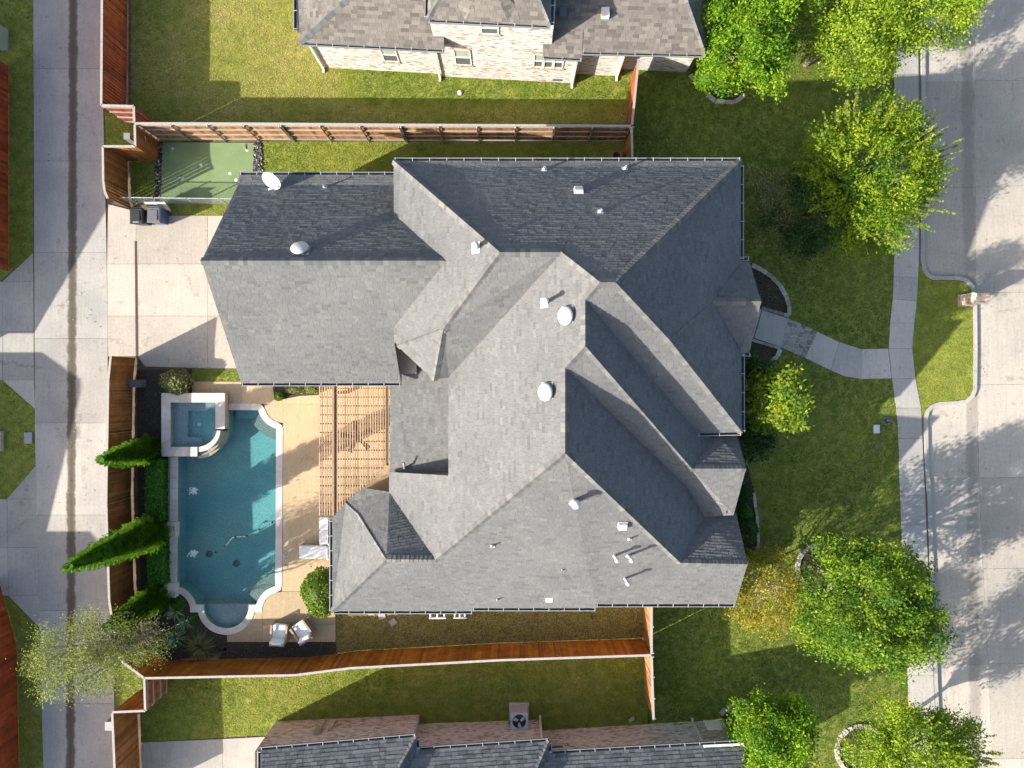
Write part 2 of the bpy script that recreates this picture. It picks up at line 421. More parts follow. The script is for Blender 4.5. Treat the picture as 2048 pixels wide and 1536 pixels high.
gm.build('ground', M['earth'], kind='structure')

# ------------------------------------------------------------------ paving slabs (each a slab of its own under one setting piece)
def setting(name):
    o = link(bpy.data.objects.new(name, None)); o['kind'] = 'structure'
    return o
def slab(parent, pts, mat, ztop=0.02, depth=0.14, gap=0.006, follow=False, name='slab', pxz=None):
    """pts in pixels; drawn in by half a joint"""
    w = [(GP(*p) if follow else P(p[0], p[1], ztop if pxz is None else pxz)) for p in pts]
    c = sum((Vector((p.x, p.y, 0)) for p in w), Vector()) / len(w)
    q = []
    n = len(w)
    for i in range(n):
        a, b, d = w[i - 1], w[i], w[(i + 1) % n]
        e1 = Vector((b.x - a.x, b.y - a.y)); e2 = Vector((d.x - b.x, d.y - b.y))
        if e1.length < 1e-5 or e2.length < 1e-5: q.append((b.x, b.y)); continue
        e1.normalize(); e2.normalize()
        n1 = Vector((-e1.y, e1.x)); n2 = Vector((-e2.y, e2.x)); k = n1 + n2
        if k.length < 1e-3: k = n1
        k = k / max(0.5, k.dot(n1))
        q.append((b.x, b.y, k.x, k.y))
    ar = sum(w[i].x * w[(i + 1) % n].y - w[(i + 1) % n].x * w[i].y for i in range(n))
    sg = 1 if ar > 0 else -1
    pts2 = [(t[0] + sg * gap * t[2], t[1] + sg * gap * t[3]) if len(t) == 4 else t for t in q]
    m = MB()
    jz = random.uniform(-0.003, 0.003)
    if follow:
        m.prism(pts2, lambda x, y: gz(x) + ztop + jz, lambda x, y: gz(x) + ztop - depth, tone=random.random())
    else:
        m.prism(pts2, ztop + jz, ztop - depth, tone=random.random())
    return m.build(name, mat, parent)
def lerp(poly, y):
    for (x0, y0), (x1, y1) in zip(poly, poly[1:]):
        if y0 <= y <= y1:
            return x0 + (x1 - x0) * (y - y0) / (y1 - y0)
    return poly[-1][0] if y > poly[-1][1] else poly[0][0]

alley = setting('alley')
AL = [(66, -90), (68, 500), (70, 930), (78, 1250), (90, 1640)]
AR = [(203, -90), (206, 240), (212, 420), (216, 715), (214, 1010), (224, 1250), (229, 1420), (232, 1640)]
ys = [-90, -48, 137, 322, 505, 677, 846, 1030, 1221, 1407, 1640]
for y0, y1 in zip(ys, ys[1:]):
    slab(alley, [(lerp(AL, y0), y0), (lerp(AR, y0), y0), (lerp(AR, y1), y1), (lerp(AL, y1), y1)], M['alley'], 0.02)
drv = setting('neighbour_driveway')
for q in ([(5, 563), (66, 506), (67, 563)], [(5, 563), (67, 563), (67.5, 663), (5, 663)], [(5, 663), (67.5, 663), (68, 760), (5, 760)], [(5, 760), (68, 760), (70, 818)],
          [(-70, 563), (5, 563), (5, 663), (-70, 663)], [(-70, 663), (5, 663), (5, 760), (-70, 760)],
          [(14, 998), (72, 930), (73, 998)], [(14, 998), (73, 998), (76, 1095), (15, 1095)], [(15, 1095), (76, 1095), (78, 1190), (17, 1192)], [(17, 1192), (78, 1190), (81, 1258)],
          [(-70, 998), (14, 998), (15, 1095), (-70, 1095)], [(-70, 1095), (15, 1095), (17, 1192), (-70, 1192)]):
    slab(drv, q, M['alley'], 0.022)
drive = setting('driveway')
for q in ([(216, 408), (262, 420), (268, 431), (272, 431), (272, 528), (214, 528)], [(214, 528), (272, 528), (272, 632), (215, 632)], [(215, 632), (272, 632), (274, 712), (216, 713)],
          [(272, 431), (415, 431), (415, 528), (272, 528)], [(272, 528), (415, 528), (415, 632), (272, 632)], [(272, 632), (415, 632), (415, 737), (290, 733), (276, 715)],
          [(415, 431), (560, 431), (560, 528), (415, 528)], [(415, 528), (560, 528), (560, 632), (415, 632)], [(415, 632), (560, 632), (560, 737), (415, 737)]):
    slab(drive, q, M['drive'], 0.025)
deck = setting('pool_deck')
for q in ([(384, 763), (458, 763), (458, 787), (384, 787)], [(458, 763), (484, 763), (484, 808), (458, 808)],
          [(484, 763), (640, 763), (640, 808), (605, 808)] + arc(566.6, 808, 38, 0, 0, 1)[:1] + [(566, 808), (528.6, 808), (484, 808)],
          [(566, 808), (640, 808), (640, 1012), (565, 1012), (566, 846)],
          [(528.6, 808), (566, 808), (566, 846)] + arc(566.6, 808, 38, 268, 182, 8),
          [(640, 763), (800, 763), (800, 930), (640, 930)], [(640, 930), (800, 930), (800, 1060), (640, 1060)],
          [(565, 1012), (640, 1012), (640, 1183), (563.7, 1183)], [(640, 1060), (700, 1060), (700, 1183), (640, 1183)],
          [(563.7, 1183.5), (671, 1183), (671, 1250), (524.7, 1250), (524.7, 1223)] + arc(563.7, 1222.7, 39, 180, 92, 8),
          [(524.7, 1250), (671, 1250), (671, 1284), (524.7, 1284)],
          [(454, 1284), (454, 1268), (474, 1264), (493, 1252), (506, 1236), (511, 1223), (524.7, 1223), (524.7, 1284)]):
    slab(deck, q, M['deck'], 0.03, 0.12, 0.004)

street = setting('street')
SJ = [(1944, -90), (1950, 100), (1951, 600), (1955, 900), (1964, 1100), (1978, 1350), (1990, 1640)]
ysr = [-90, -20, 164, 375, 588, 772, 958, 1140, 1330, 1520, 1640]
for y0, y1 in zip(ysr, ysr[1:]):
    slab(street, [(1820, y0), (lerp(SJ, y0), y0), (lerp(SJ, y1), y1), (1820, y1)], M['street'], STREET, 0.14, 0.006, pxz=STREET)
    for xa, xb in ((0, 190), (190, 420)):
        slab(street, [(lerp(SJ, y0) + xa, y0 - 2), (lerp(SJ, y0) + xb, y0 - 5), (lerp(SJ, y1) + xb, y1 - 5), (lerp(SJ, y1) + xa, y1 - 2)], M['street'], STREET, 0.14, 0.006, pxz=STREET)

walk = setting('sidewalk')
WL = [(1788, -90), (1789, 340), (1788, 520), (1785, 600), (1776, 685), (1778, 708), (1786, 780), (1795, 830), (1800, 1000), (1806, 1150), (1814, 1300), (1824, 1640)]
WR = [(1835, -90), (1838, 340), (1838, 530), (1833, 600), (1824, 690), (1826, 720), (1832, 770), (1842, 815), (1850, 1000), (1857, 1150), (1864, 1300), (1880, 1640)]
yw = [-90, -30, 28, 88, 148, 206, 264, 322, 380, 438, 496, 554, 598, 646, 697, 757, 816, 877, 930, 990, 1050, 1110, 1170, 1230, 1290, 1350, 1410, 1470, 1530, 1640]
for y0, y1 in zip(yw, yw[1:]):
    slab(walk, [(lerp(WL, y0), y0), (lerp(WR, y0), y0 + (4 if 560 < y0 < 640 else 0)), (lerp(WR, y1), y1 + (4 if 560 < y1 < 640 else 0)), (lerp(WL, y1), y1)], M['walk'], 0.02, follow=True)
# path to the door: landing, flagstones, curved concrete
fpath = setting('front_path')
slab(fpath, [(1524, 620), (1577, 637), (1561, 694), (1508, 676)], M['walk'], 0.03, follow=True)
slab(fpath, [(1440, 596), (1523, 619), (1507, 675), (1440, 656)], M['walk'], 0.03, follow=True)
for q in ([(1634, 663), (1678, 684), (1662, 741), (1610, 716)], [(1678, 684), (1722, 698), (1723, 758), (1690, 753), (1662, 741)], [(1722, 698), (1776, 697), (1783, 757), (1723, 758)]):
    slab(fpath, q, M['walk'], 0.02, follow=True)
# flagstones: Voronoi pieces clipped to the panel
def clip_poly(poly, nx, ny, d):
    out = []
    for i in range(len(poly)):
        a, b = poly[i], poly[(i + 1) % len(poly)]
        da = a[0] * nx + a[1] * ny - d; db = b[0] * nx + b[1] * ny - d
        if da <= 0: out.append(a)
        if da * db < 0:
            t = da / (da - db); out.append((a[0] + t * (b[0] - a[0]), a[1] + t * (b[1] - a[1])))
    return out
panel = [(1577, 637), (1634, 663), (1610, 716), (1561, 694)]
seeds = []
while len(seeds) < 34:
    u, v = random.random(), random.random()
    a = Vector(panel[0]).lerp(Vector(panel[1]), u); b = Vector(panel[3]).lerp(Vector(panel[2]), u); p = a.lerp(b, v)
    if all((p - s).length > 7 for s in seeds): seeds.append(p)
one('grout_bed', M['mortar'], fpath, lambda m: m.prism([GP(*p)[:2] for p in panel], lambda x, y: gz(x) + 0.012, lambda x, y: gz(x) - 0.1))
for s in seeds:
    q = [tuple(p) for p in panel]
    for t in seeds:
        if t is s: continue
        d = t - s; mid = (s + t) / 2; L = d.length; nx, ny = d.x / L, d.y / L
        q = clip_poly(q, nx, ny, mid.x * nx + mid.y * ny - 0.75)
        if len(q) < 3: break
    if len(q) >= 3:
        w = [GP(*p) for p in q]; m = MB()
        m.prism([(p.x, p.y) for p in w], lambda x, y: gz(x) + 0.026, lambda x, y: gz(x) - 0.05, tone=random.random())
        m.build('flagstone', M['flag'], fpath)
# border stones of the landing
def stone_run(parent, pts, w, hgt, n_len, mat, name='edging_stone', follow=True, z0=0.0):
    for (a, b) in zip(pts, pts[1:]):
        A = GP(*a) if follow else P(a[0], a[1], z0); B = GP(*b) if follow else P(b[0], b[1], z0)
        L = (B - A).length; n = max(1, int(round(L / n_len)))
        for i in range(n):
            p = A.lerp(B, (i + 0.5) / n); ang = math.atan2(B.y - A.y, B.x - A.x) + random.uniform(-.03, .03)
            l = L / n - 0.02; m = MB()
            hh = hgt * random.uniform(0.85, 1.15); zz = (gz(p.x) if follow else z0)
            ww = w * random.uniform(.88, 1.08)
            c, s_ = math.cos(ang), math.sin(ang)
            def q(u, v): return (p.x + u * c - v * s_, p.y + u * s_ + v * c)
            k = 0.02
            pts4 = [q(-l / 2 + k, -ww / 2), q(l / 2 - k, -ww / 2), q(l / 2, -ww / 2 + k), q(l / 2, ww / 2 - k), q(l / 2 - k, ww / 2), q(-l / 2 + k, ww / 2), q(-l / 2, ww / 2 - k), q(-l / 2, -ww / 2 + k)]
            m.prism(pts4, zz + hh, zz - 0.06, tone=random.random())
            m.build(name, mat, parent)
stone_run(fpath, [(1523, 616), (1578, 632)], 0.16, 0.06, 0.3, M['flag'], 'border_stone')
stone_run(fpath, [(1504, 680), (1560, 697)], 0.14, 0.06, 0.3, M['flag'], 'border_stone')

# ------------------------------------------------------------------ kerb, built in lengths
kerb = setting('kerb')
KL = [(1842, -90), (1843, 200), (1842, 520)] + [(1845, 540), (1853, 553), (1866, 560)] + [(1918, 560), (1932, 565), (1942, 576), (1946, 590), (1947, 700), (1946, 780)] + [(1942, 790), (1932, 799), (1915, 802), (1878, 804), (1862, 810), (1852, 820), (1848, 835), (1849, 900), (1855, 1000), (1862, 1200), (1869, 1400), (1880, 1640)]
KW = [P(p[0], p[1], -0.95) for p in KL]
def offset(pts, d):
    out = []
    for i in range(len(pts)):
        a = pts[max(i - 1, 0)]; b = pts[min(i + 1, len(pts) - 1)]
        t = Vector((b.x - a.x, b.y - a.y)).normalized()
        out.append(Vector((pts[i].x - t.y * d, pts[i].y + t.x * d, pts[i].z)))
    return out
KO = offset(KW, 0.2)
seglen = 0; cur = [0]
cuts = [0]
for i in range(1, len(KW)):
    seglen += (KW[i] - KW[i - 1]).length
    if seglen > 2.6 or i == len(KW) - 1:
        cuts.append(i); seglen = 0
for a, b in zip(cuts, cuts[1:]):
    m = MB()
    m.prism([(p.x, p.y) for p in KW[a:b + 1]] + [(p.x, p.y) for p in KO[a:b + 1][::-1]], -0.945, STREET - 0.1, tone=random.random())
    m.build('kerb_stone', M['walk'], kerb)
# the grass verge that bulges into the street (its own raised ground)
verge_px = [(1826, 535), (1842, 530), (1846, 542), (1853, 554), (1866, 561), (1918, 561), (1932, 566), (1942, 577), (1946, 592), (1947, 700), (1946, 779), (1941, 790), (1931, 798), (1914, 801), (1878, 803), (1861, 809), (1851, 820), (1843, 835), (1838, 815), (1826, 735), (1820, 690), (1828, 600)]
one('verge', M['thatch'], None, lambda m: m.prism([P(p[0], p[1], -.95)[:2] for p in verge_px], -0.955, -1.25), kind='structure')

# ------------------------------------------------------------------ lawns: thatch sheet + real blades
def patch(x, y, s=1.0, seed=0.0):
    return (np.sin(x * 0.9 * s + 1.3 + seed) * np.sin(y * 1.1 * s + 0.4 + seed * 2) + 0.6 * np.sin(x * 2.3 * s + y * 1.7 * s + seed) * np.sin(y * 2.9 * s - x * 1.1 * s + 2.0)
            + 0.4 * np.sin(x * 5.1 * s - y * 3.3 * s + seed * 3) * np.sin(y * 6.2 * s + x * 2.0 * s)) / 2.0
def blades(name, label, polys, dens, dry, var, hgt=0.02, mat='grass', excl=(), zf=None, seed=0.0):
    Vs = []; Fs = []; Ts = []; off = 0
    for poly in polys:
        w = [GP(*p) for p in poly]
        xs_ = np.array([p.x for p in w]); ys_ = np.array([p.y for p in w])
        area = (xs_.max() - xs_.min()) * (ys_.max() - ys_.min())
        n = int(area * dens * 1.7)
        x = rng.uniform(xs_.min(), xs_.max(), n); y = rng.uniform(ys_.min(), ys_.max(), n)
        k = poly_inside(x, y, [(p.x, p.y) for p in w])
        for e in excl:
            we = [GP(*p) for p in e]
            k &= ~poly_inside(x, y, [(p.x, p.y) for p in we])
        x, y = x[k], y[k]; n = len(x)
        if n == 0: continue
        z = (-0.95 * np.clip((x - 9.5) / 10.3, 0, 1)) if zf is None else np.full(n, zf)
        pt = patch(x, y, 1.0, seed) + .16 * np.sin(x * 5.2 + y * .6 + seed) + .5 * (patch(x, y, 3.7, seed + 5) > .42)
        nb = 3
        for b in range(nb):
            a = rng.uniform(0, 2 * np.pi, n); lean = rng.uniform(1.0, 3.6, n); hh = hgt * rng.uniform(0.6, 1.3, n)
            wd = rng.uniform(0.009, 0.02, n)
            bx = x + rng.normal(0, 0.045, n); by = y + rng.normal(0, 0.045, n)
            dx, dy = np.cos(a), np.sin(a)
            v0 = np.stack([bx - dy * wd, by + dx * wd, z], 1); v1 = np.stack([bx + dy * wd, by - dx * wd, z], 1)
            v2 = np.stack([bx + dx * hh * lean, by + dy * hh * lean, z + hh], 1)
            V = np.stack([v0, v1, v2], 1).reshape(-1, 3)
            Fi = np.arange(3 * n).reshape(-1, 3) + off; off += 3 * n
            Vs.append(V); Fs.append(Fi)
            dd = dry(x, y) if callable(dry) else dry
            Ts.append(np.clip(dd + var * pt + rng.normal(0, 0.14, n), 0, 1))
    me = fastmesh(name, np.concatenate(Vs), np.concatenate(Fs), np.concatenate(Ts))
    o = meshobj(name, me, M[mat]); tag(o, label, 'grass', kind='stuff')
    return o
def lawn(pts, mat='thatch', dz=-0.012):
    w = [GP(*p) for p in pts]
    m = MB()
    # split at the fold of the slope so that the sheet follows it
    xy = [(p.x, p.y) for p in w]
    for lo, hi in ((-100, 9.5), (9.5, 19.8), (19.8, 100)):
        q = clip_poly(clip_poly(xy, -1, 0, -lo), 1, 0, hi)
        if len(q) >= 3:
            pv = [Vector((a, b, 0)) for a, b in q]
            for tri in tessellate_polygon([pv]):
                t = [Vector((q[i][0], q[i][1], gz(q[i][0]) + dz)) for i in tri]
                if (t[1] - t[0]).cross(t[2] - t[0]).z < 0: t = t[::-1]
                m.poly(t)
    return m.build('lawn', M[mat], kind='structure')
L_N = [(262, -90), (1262, -90), (1262, 246), (320, 284), (262, 250)]
L_NS = [(526, 283), (1262, 284), (1262, 430), (480, 430), (480, 405), (526, 400)]
L_NOOK = [(258, 322), (316, 318), (322, 408), (266, 408)]
L_BIN = [(326, 408), (560, 408), (560, 430), (330, 430)]
L_POST = [(210, 225), (300, 240), (310, 300), (212, 300)]
L_F = [(1262, -90), (1788, -90), (1789, 340), (1788, 520), (1785, 600), (1776, 685), (1776, 697), (1722, 698), (1678, 684), (1577, 637), (1440, 596), (1300, 596), (1300, 320), (1262, 320)]
L_F2 = [(1440, 656), (1561, 694), (1610, 716), (1662, 741), (1690, 753), (1723, 758), (1784, 757), (1795, 830), (1800, 1000), (1806, 1150), (1814, 1300), (1824, 1640), (1296, 1640), (1296, 1200), (1440, 1200)]
L_S = [(672, 1215), (1294, 1190), (1294, 1290), (1000, 1292), (671, 1310)]
L_SN = [(285, 1352), (560, 1345), (690, 1330), (1300, 1300), (1300, 1470), (560, 1470), (520, 1470), (284, 1485)]
L_W1 = [(-60, -90), (66, -90), (67, 505), (0, 562), (-60, 562)]
L_W2 = [(-60, 760), (5, 760), (70, 819), (71, 929), (14, 998), (-60, 998)]
L_W3 = [(-60, 1194), (17, 1193), (80, 1259), (90, 1640), (-60, 1640)]
L_G = [(384, 738), (490, 738), (490, 763), (384, 763)]
L_SA = [(232, 1330), (290, 1318), (300, 1400), (230, 1420)]
for l in (L_N, L_NS, L_NOOK, L_BIN, L_POST, L_F, L_F2, L_SN, L_W1, L_W2, L_W3, L_G, L_SA): lawn(l)
lawn(L_S, 'thatch_dry')
NH = [(655, 128), (1395, 150), (1395, -90), (655, -90)]
blades('grass', 'patchy green and straw back lawn between the pale brick house and the fence', [L_N], 150, lambda x, y: 0.84 - 0.62 * np.clip((x + 8.5) / 1.5, 0, 1) * np.clip((15.6 - y) / .4, 0, 1) * np.clip((y - 12.9) / .8, 0, 1), 0.26, excl=[NH], seed=0.0)  # straw lawn, dryness raised further to brighten it as sunlit
blades('grass', 'green side lawn between the putting green and the dark roof', [L_NS], 150, 0.45, 0.24, seed=1.0)
blades('grass', 'small shaded grass patch in the fence nook beside the putting green', [L_NOOK], 130, 0.45, 0.2, seed=2.0)
blades('grass', 'narrow grass strip behind the two wheeled bins', [L_BIN], 130, 0.55, 0.25, seed=2.5)
blades('grass', 'bright grass patch around the grey utility post by the alley', [L_POST], 140, 0.5, 0.2, seed=3.0)
blades('grass', 'shaded front lawn between the entrance path and the neighbouring house', [L_F], 120, 0.16, 0.24, seed=4.0)  # greener front lawns, dryness lowered further to deepen their shade in the colour
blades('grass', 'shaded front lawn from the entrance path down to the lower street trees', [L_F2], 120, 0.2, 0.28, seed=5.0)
blades('grass', 'brown dormant side lawn between the roof edge and the orange fence', [L_S], 150, 0.88, 0.14, seed=6.0)
blades('grass', 'back lawn of the lower neighbour, half in sun, below the orange fence', [L_SN], 150, 0.46, 0.26, seed=7.0)
blades('grass', 'strip of lawn across the alley beside the red fence at the top', [L_W1], 90, 0.52, 0.25, seed=8.0)
blades('grass', 'small lawn across the alley between the two neighbour driveways', [L_W2], 100, 0.5, 0.22, seed=9.0)
blades('grass', 'strip of lawn across the alley beside the red fence at the bottom', [L_W3], 90, 0.52, 0.25, seed=10.0)
blades('grass', 'short grass strip along the driveway end above the pool deck', [L_G], 150, 0.36, 0.2, seed=11.0)
blades('grass', 'grass tongue under the bare tree beside the alley', [L_SA], 130, 0.35, 0.2, seed=12.0)
blades('grass', 'bright lawn on the kerbed verge around the brick mailbox', [verge_px], 160, 0.46, 0.18, zf=-0.955, seed=13.0)

# ------------------------------------------------------------------ beds
def bed(name, pts, mat='soil', dz=0.012, chips=60, label=None):
    w = [GP(*p) for p in pts]
    one(name, M[mat], None, lambda m: m.prism([(p.x, p.y) for p in w], lambda x, y: gz(x) + dz, lambda x, y: gz(x) - 0.1), kind='structure')
    if chips:
        xs_ = [p.x for p in w]; ys_ = [p.y for p in w]
        n = int((max(xs_) - min(xs_)) * (max(ys_) - min(ys_)) * chips)
        x = rng.uniform(min(xs_), max(xs_), n); y = rng.uniform(min(ys_), max(ys_), n)
        k = poly_inside(x, y, [(p.x, p.y) for p in w]); x, y = x[k], y[k]; n = len(x)
        if n == 0: return
        z = -0.95 * np.clip((x - 9.5) / 10.3, 0, 1) + dz
        a = rng.uniform(0, 2 * np.pi, n); l = rng.uniform(0.02, 0.075, n); wd = rng.uniform(0.008, 0.028, n); t = rng.uniform(0.005, 0.03, n)
        dx, dy = np.cos(a), np.sin(a)
        V = np.stack([np.stack([x - dx * l, y - dy * l, z + .002], 1), np.stack([x + dy * wd, y - dx * wd, z + t], 1), np.stack([x + dx * l, y + dy * l, z + t * .6], 1), np.stack([x - dy * wd, y + dx * wd, z + t], 1)], 1).reshape(-1, 3)
        o = meshobj('mulch', fastmesh('mulch', V, np.arange(4 * n).reshape(-1, 4), rng.uniform(0, 1, n)), M['soil'])
        tag(o, label, 'mulch', kind='stuff')
bed('planting_bed', [(274, 740), (384, 738), (384, 787), (322, 787), (322, 913), (341, 914), (340, 1165), (352, 1175), (378, 1190), (396, 1222), (412, 1250), (440, 1270), (454, 1273), (454, 1300), (300, 1330), (285, 1250), (276, 1000)], chips=70, label='dark mulch in the bed between pool and alley fence')
bed('planting_bed', [(454, 1285), (672, 1285), (672, 1312), (454, 1332), (430, 1335)], chips=70, label='dark mulch below the pool terrace along the orange fence')
bed('planting_bed', [(545, 764), (640, 764), (640, 790), (600, 792), (560, 800), (548, 792)], dz=0.034, chips=60, label='mulch in the small flower bed under the garage eave')
bed('planting_bed', [(1440, 525), (1503, 530), (1540, 552), (1565, 582), (1578, 610), (1578, 632), (1523, 616), (1440, 596)], chips=110, label='black mulch in the curved bed above the entrance landing')
bed('planting_bed', [(1440, 660), (1504, 681), (1560, 698), (1550, 715), (1540, 740), (1520, 900), (1440, 920)], chips=90, label='dark mulch under the magnolia by the entrance landing')
bed('planting_bed', [(1440, 920), (1495, 930), (1515, 1010), (1515, 1110), (1440, 1110)], chips=80, label='dark mulch in the bed along the front wall')
bed('planting_bed', [(1378, 150), (1396, 175), (1430, 202), (1468, 205), (1490, 190), (1480, 130), (1390, 130)], chips=90, label='mulch ringed by stones at the corner of the pale brick house')
ring = arc(1640, 1135, 46, 0, 360, 24)[:-1]
bed('planting_bed', ring, mat='soil', chips=130, label='brown mulch inside the round stone tree ring')
bed('planting_bed', arc(1722, 1500, 48, 0, 360, 20)[:-1], chips=100, label='mulch in the stone ring under the lower corner tree')
bed('planting_bed', [(1440, 1430), (1465, 1412), (1520, 1420), (1520, 1560), (1480, 1560), (1460, 1480)], chips=90, label='mulch by the corner of the lower neighbour house')

def edging(name, label, pts, w=0.2, h=0.07, l=0.32, mat='stone'):
    t = thing(name, label, 'edging', GP(*pts[0]))
    stone_run(t, pts, w, h, l, M[mat])
    return t
edging('stone_edging', 'pale stone edging curving around the black bed by the entrance', [(1503, 530), (1523, 540), (1543, 554), (1560, 572), (1571, 592), (1577, 612), (1578, 631)])
edging('stone_edging', 'short pale stone edging beside the magnolia bed', [(1560, 698), (1554, 712), (1543, 722)])
edging('stone_edging', 'round pale stone tree ring on the front lawn', [(1640 + 46 * math.cos(R(a)), 1135 - 46 * math.sin(R(a))) for a in range(20, 341, 20)], 0.2, 0.1, 0.28)
edging('stone_edging', 'rough stones edging the bed at the pale brick house corner', [(1380, 150), (1398, 176), (1430, 203), (1468, 206), (1490, 190)], 0.2, 0.08, 0.5)
edging('stone_edging', 'stone ring under the tree in the lower street corner', [(1722 + 50 * math.cos(R(a)), 1500 - 50 * math.sin(R(a))) for a in range(0, 271, 25)], 0.2, 0.1, 0.3)
edging('stone_edging', 'rough stones edging the bed at the lower neighbour house', [(1440, 1428), (1452, 1416), (1470, 1411)], 0.2, 0.08, 0.3)
edging('stone_edging', 'pale stone edging behind the dark shrubs along the front wall', [(1506, 985), (1513, 1030), (1516, 1085), (1513, 1108)], 0.15, 0.08, 0.4)

# ================================================================== POOL
def watermat(name, tint, rough=0.03):
    m, nt, b = nodemat(name)
    t = nt.nodes.new('ShaderNodeBsdfTransparent'); t.inputs[0].default_value = (*tint, 1)
    g = nt.nodes.new('ShaderNodeBsdfGlossy'); g.inputs['Roughness'].default_value = rough
    fr = nt.nodes.new('ShaderNodeLayerWeight'); fr.inputs['Blend'].default_value = 0.06
    bp = nt.nodes.new('ShaderNodeBump'); bp.inputs['Strength'].default_value = 0.6; bp.inputs['Distance'].default_value = 0.08
    nt.links.new(noise(nt, 5.0, 4, 0.6), bp.inputs['Height'])
    nt.links.new(bp.outputs[0], g.inputs['Normal']); nt.links.new(bp.outputs[0], fr.inputs['Normal'])
    mx = nt.nodes.new('ShaderNodeMixShader')
    nt.links.new(math_(nt, 'ADD', math_(nt, 'MULTIPLY', fr.outputs['Facing'], 0.3), 0.03), mx.inputs[0]); nt.links.new(t.outputs[0], mx.inputs[1]); nt.links.new(g.outputs[0], mx.inputs[2])
    nt.links.new(mx.outputs[0], nt.nodes['Material Output'].inputs['Surface'])
    return m
M['water'] = watermat('pool_water', (0.74, 0.92, 0.93))
M['spa_water'] = watermat('spa_water', (0.76, 0.92, 0.94))
def plastermat(name, a, b_, c):
    m, nt, b = nodemat(name)
    v = nt.nodes.new('ShaderNodeTexVoronoi'); v.feature = 'DISTANCE_TO_EDGE'; v.inputs['Scale'].default_value = 3.2
    g = nt.nodes.new('ShaderNodeNewGeometry')
    w = noise(nt, 2.5, 3)
    ad = nt.nodes.new('ShaderNodeVectorMath'); ad.operation = 'ADD'
    nt.links.new(g.outputs['Position'], ad.inputs[0])
    cv = nt.nodes.new('ShaderNodeCombineXYZ'); nt.links.new(w, cv.inputs[0]); nt.links.new(w, cv.inputs[1]); nt.links.new(cv.outputs[0], ad.inputs[1])
    nt.links.new(ad.outputs[0], v.inputs['Vector'])
    fine = noise(nt, 14, 5, 0.7)
    col = ramp(nt, fine, [(0.3, a), (0.5, b_), (0.75, c)])
    col = mixc(nt, col, ramp(nt, noise(nt, 0.6, 4), [(0.3, (0.8, 0.82, 0.85)), (0.7, (1.1, 1.08, 1.05))]), 1.0, 'MULTIPLY')
    nt.links.new(col, b.inputs['Base Color']); b.inputs['Roughness'].default_value = 0.9
    return m
M['plaster'] = plastermat('pool_plaster', (0.10, 0.25, 0.27), (0.145, 0.32, 0.325), (0.26, 0.45, 0.43))
M['plaster_pale'] = plastermat('pale_plaster', (0.20, 0.235, 0.255), (0.26, 0.295, 0.31), (0.36, 0.39, 0.39))
M['pebble'] = toned('pebble_finish', [(0.0, (0.12, 0.13, 0.12)), (0.5, (0.25, 0.26, 0.24)), (1.0, (0.5, 0.5, 0.46))], 0.8, 18, 0.5, 0.5, 60, large=(30, (0.55, 0.55, 0.55), (1.3, 1.3, 1.25)))
M['drain'] = plain('drain_grey', (0.05, 0.10, 0.12), .6)
pool = thing('swimming_pool', 'blue swimming pool with rounded ends and pale stone coping', 'pool', P(455, 1020))
m = MB()
floor_pts = [Vector((p.x, p.y, 0)) for p in POOLW]
for tri in tessellate_polygon([floor_pts]):
    q = [Vector((floor_pts[i].x, floor_pts[i].y, -0.78)) for i in tri]
    if (q[1] - q[0]).cross(q[2] - q[0]).z < 0: q = q[::-1]
    m.poly(q)
m.build('basin_floor', M['plaster'], pool)
m = MB()
for i in range(len(POOLW)):
    a, b = POOLW[i], POOLW[(i + 1) % len(POOLW)]
    m.poly([(a.x, a.y, -0.78), (b.x, b.y, -0.78), (b.x, b.y, 0.02), (a.x, a.y, 0.02)])
m.build('basin_wall', M['plaster'], pool)
def pxprism(name, pts, zt, zb, mat, parent, tone=0.5, pz=0.0):
    return one(name, mat, parent, lambda m: m.prism([P(p[0], p[1], pz)[:2] for p in pts], zt, zb, tone=tone))
pxprism('tanning_shelf', [(512, 1211)] + arc(453, 1211, 44.5, 0, -180, 20) + [(394, 1211)], -0.26, -0.78, M['plaster_pale'], pool)
pxprism('entry_step', [(466, 821), (515, 821), (517, 835), (508, 838), (466, 838)], -0.42, -0.78, M['plaster'], pool)
pxprism('corner_bench', arc(566.6, 808, 50.5, 196, 254, 10) + arc(566.6, 808, 76, 258, 205, 10) + [(508, 836)], -0.34, -0.78, M['pebble'], pool)
pxprism('corner_bench', arc(563.7, 1222.7, 52.8, 104, 166, 10) + arc(563.7, 1222.7, 76, 157, 100, 10), -0.34, -0.78, M['pebble'], pool)
m = MB()
for tri in tessellate_polygon([floor_pts]):
    q = [Vector((floor_pts[i].x, floor_pts[i].y, -0.13)) for i in tri]
    if (q[1] - q[0]).cross(q[2] - q[0]).z < 0: q = q[::-1]
    m.poly(q)
m.build('water', M['water'], pool)
for px, py in ((472, 1127), (418, 1108)):
    one('drain_cover', M['drain'], pool, lambda m: m.lathe([(0.17, -0.78), (0.17, -0.765), (0.0, -0.76)], P(px, py, -0.75) * Vector((1, 1, 0)) if False else (P(px, py, -0.75).x, P(px, py, -0.75).y, 0), 18))
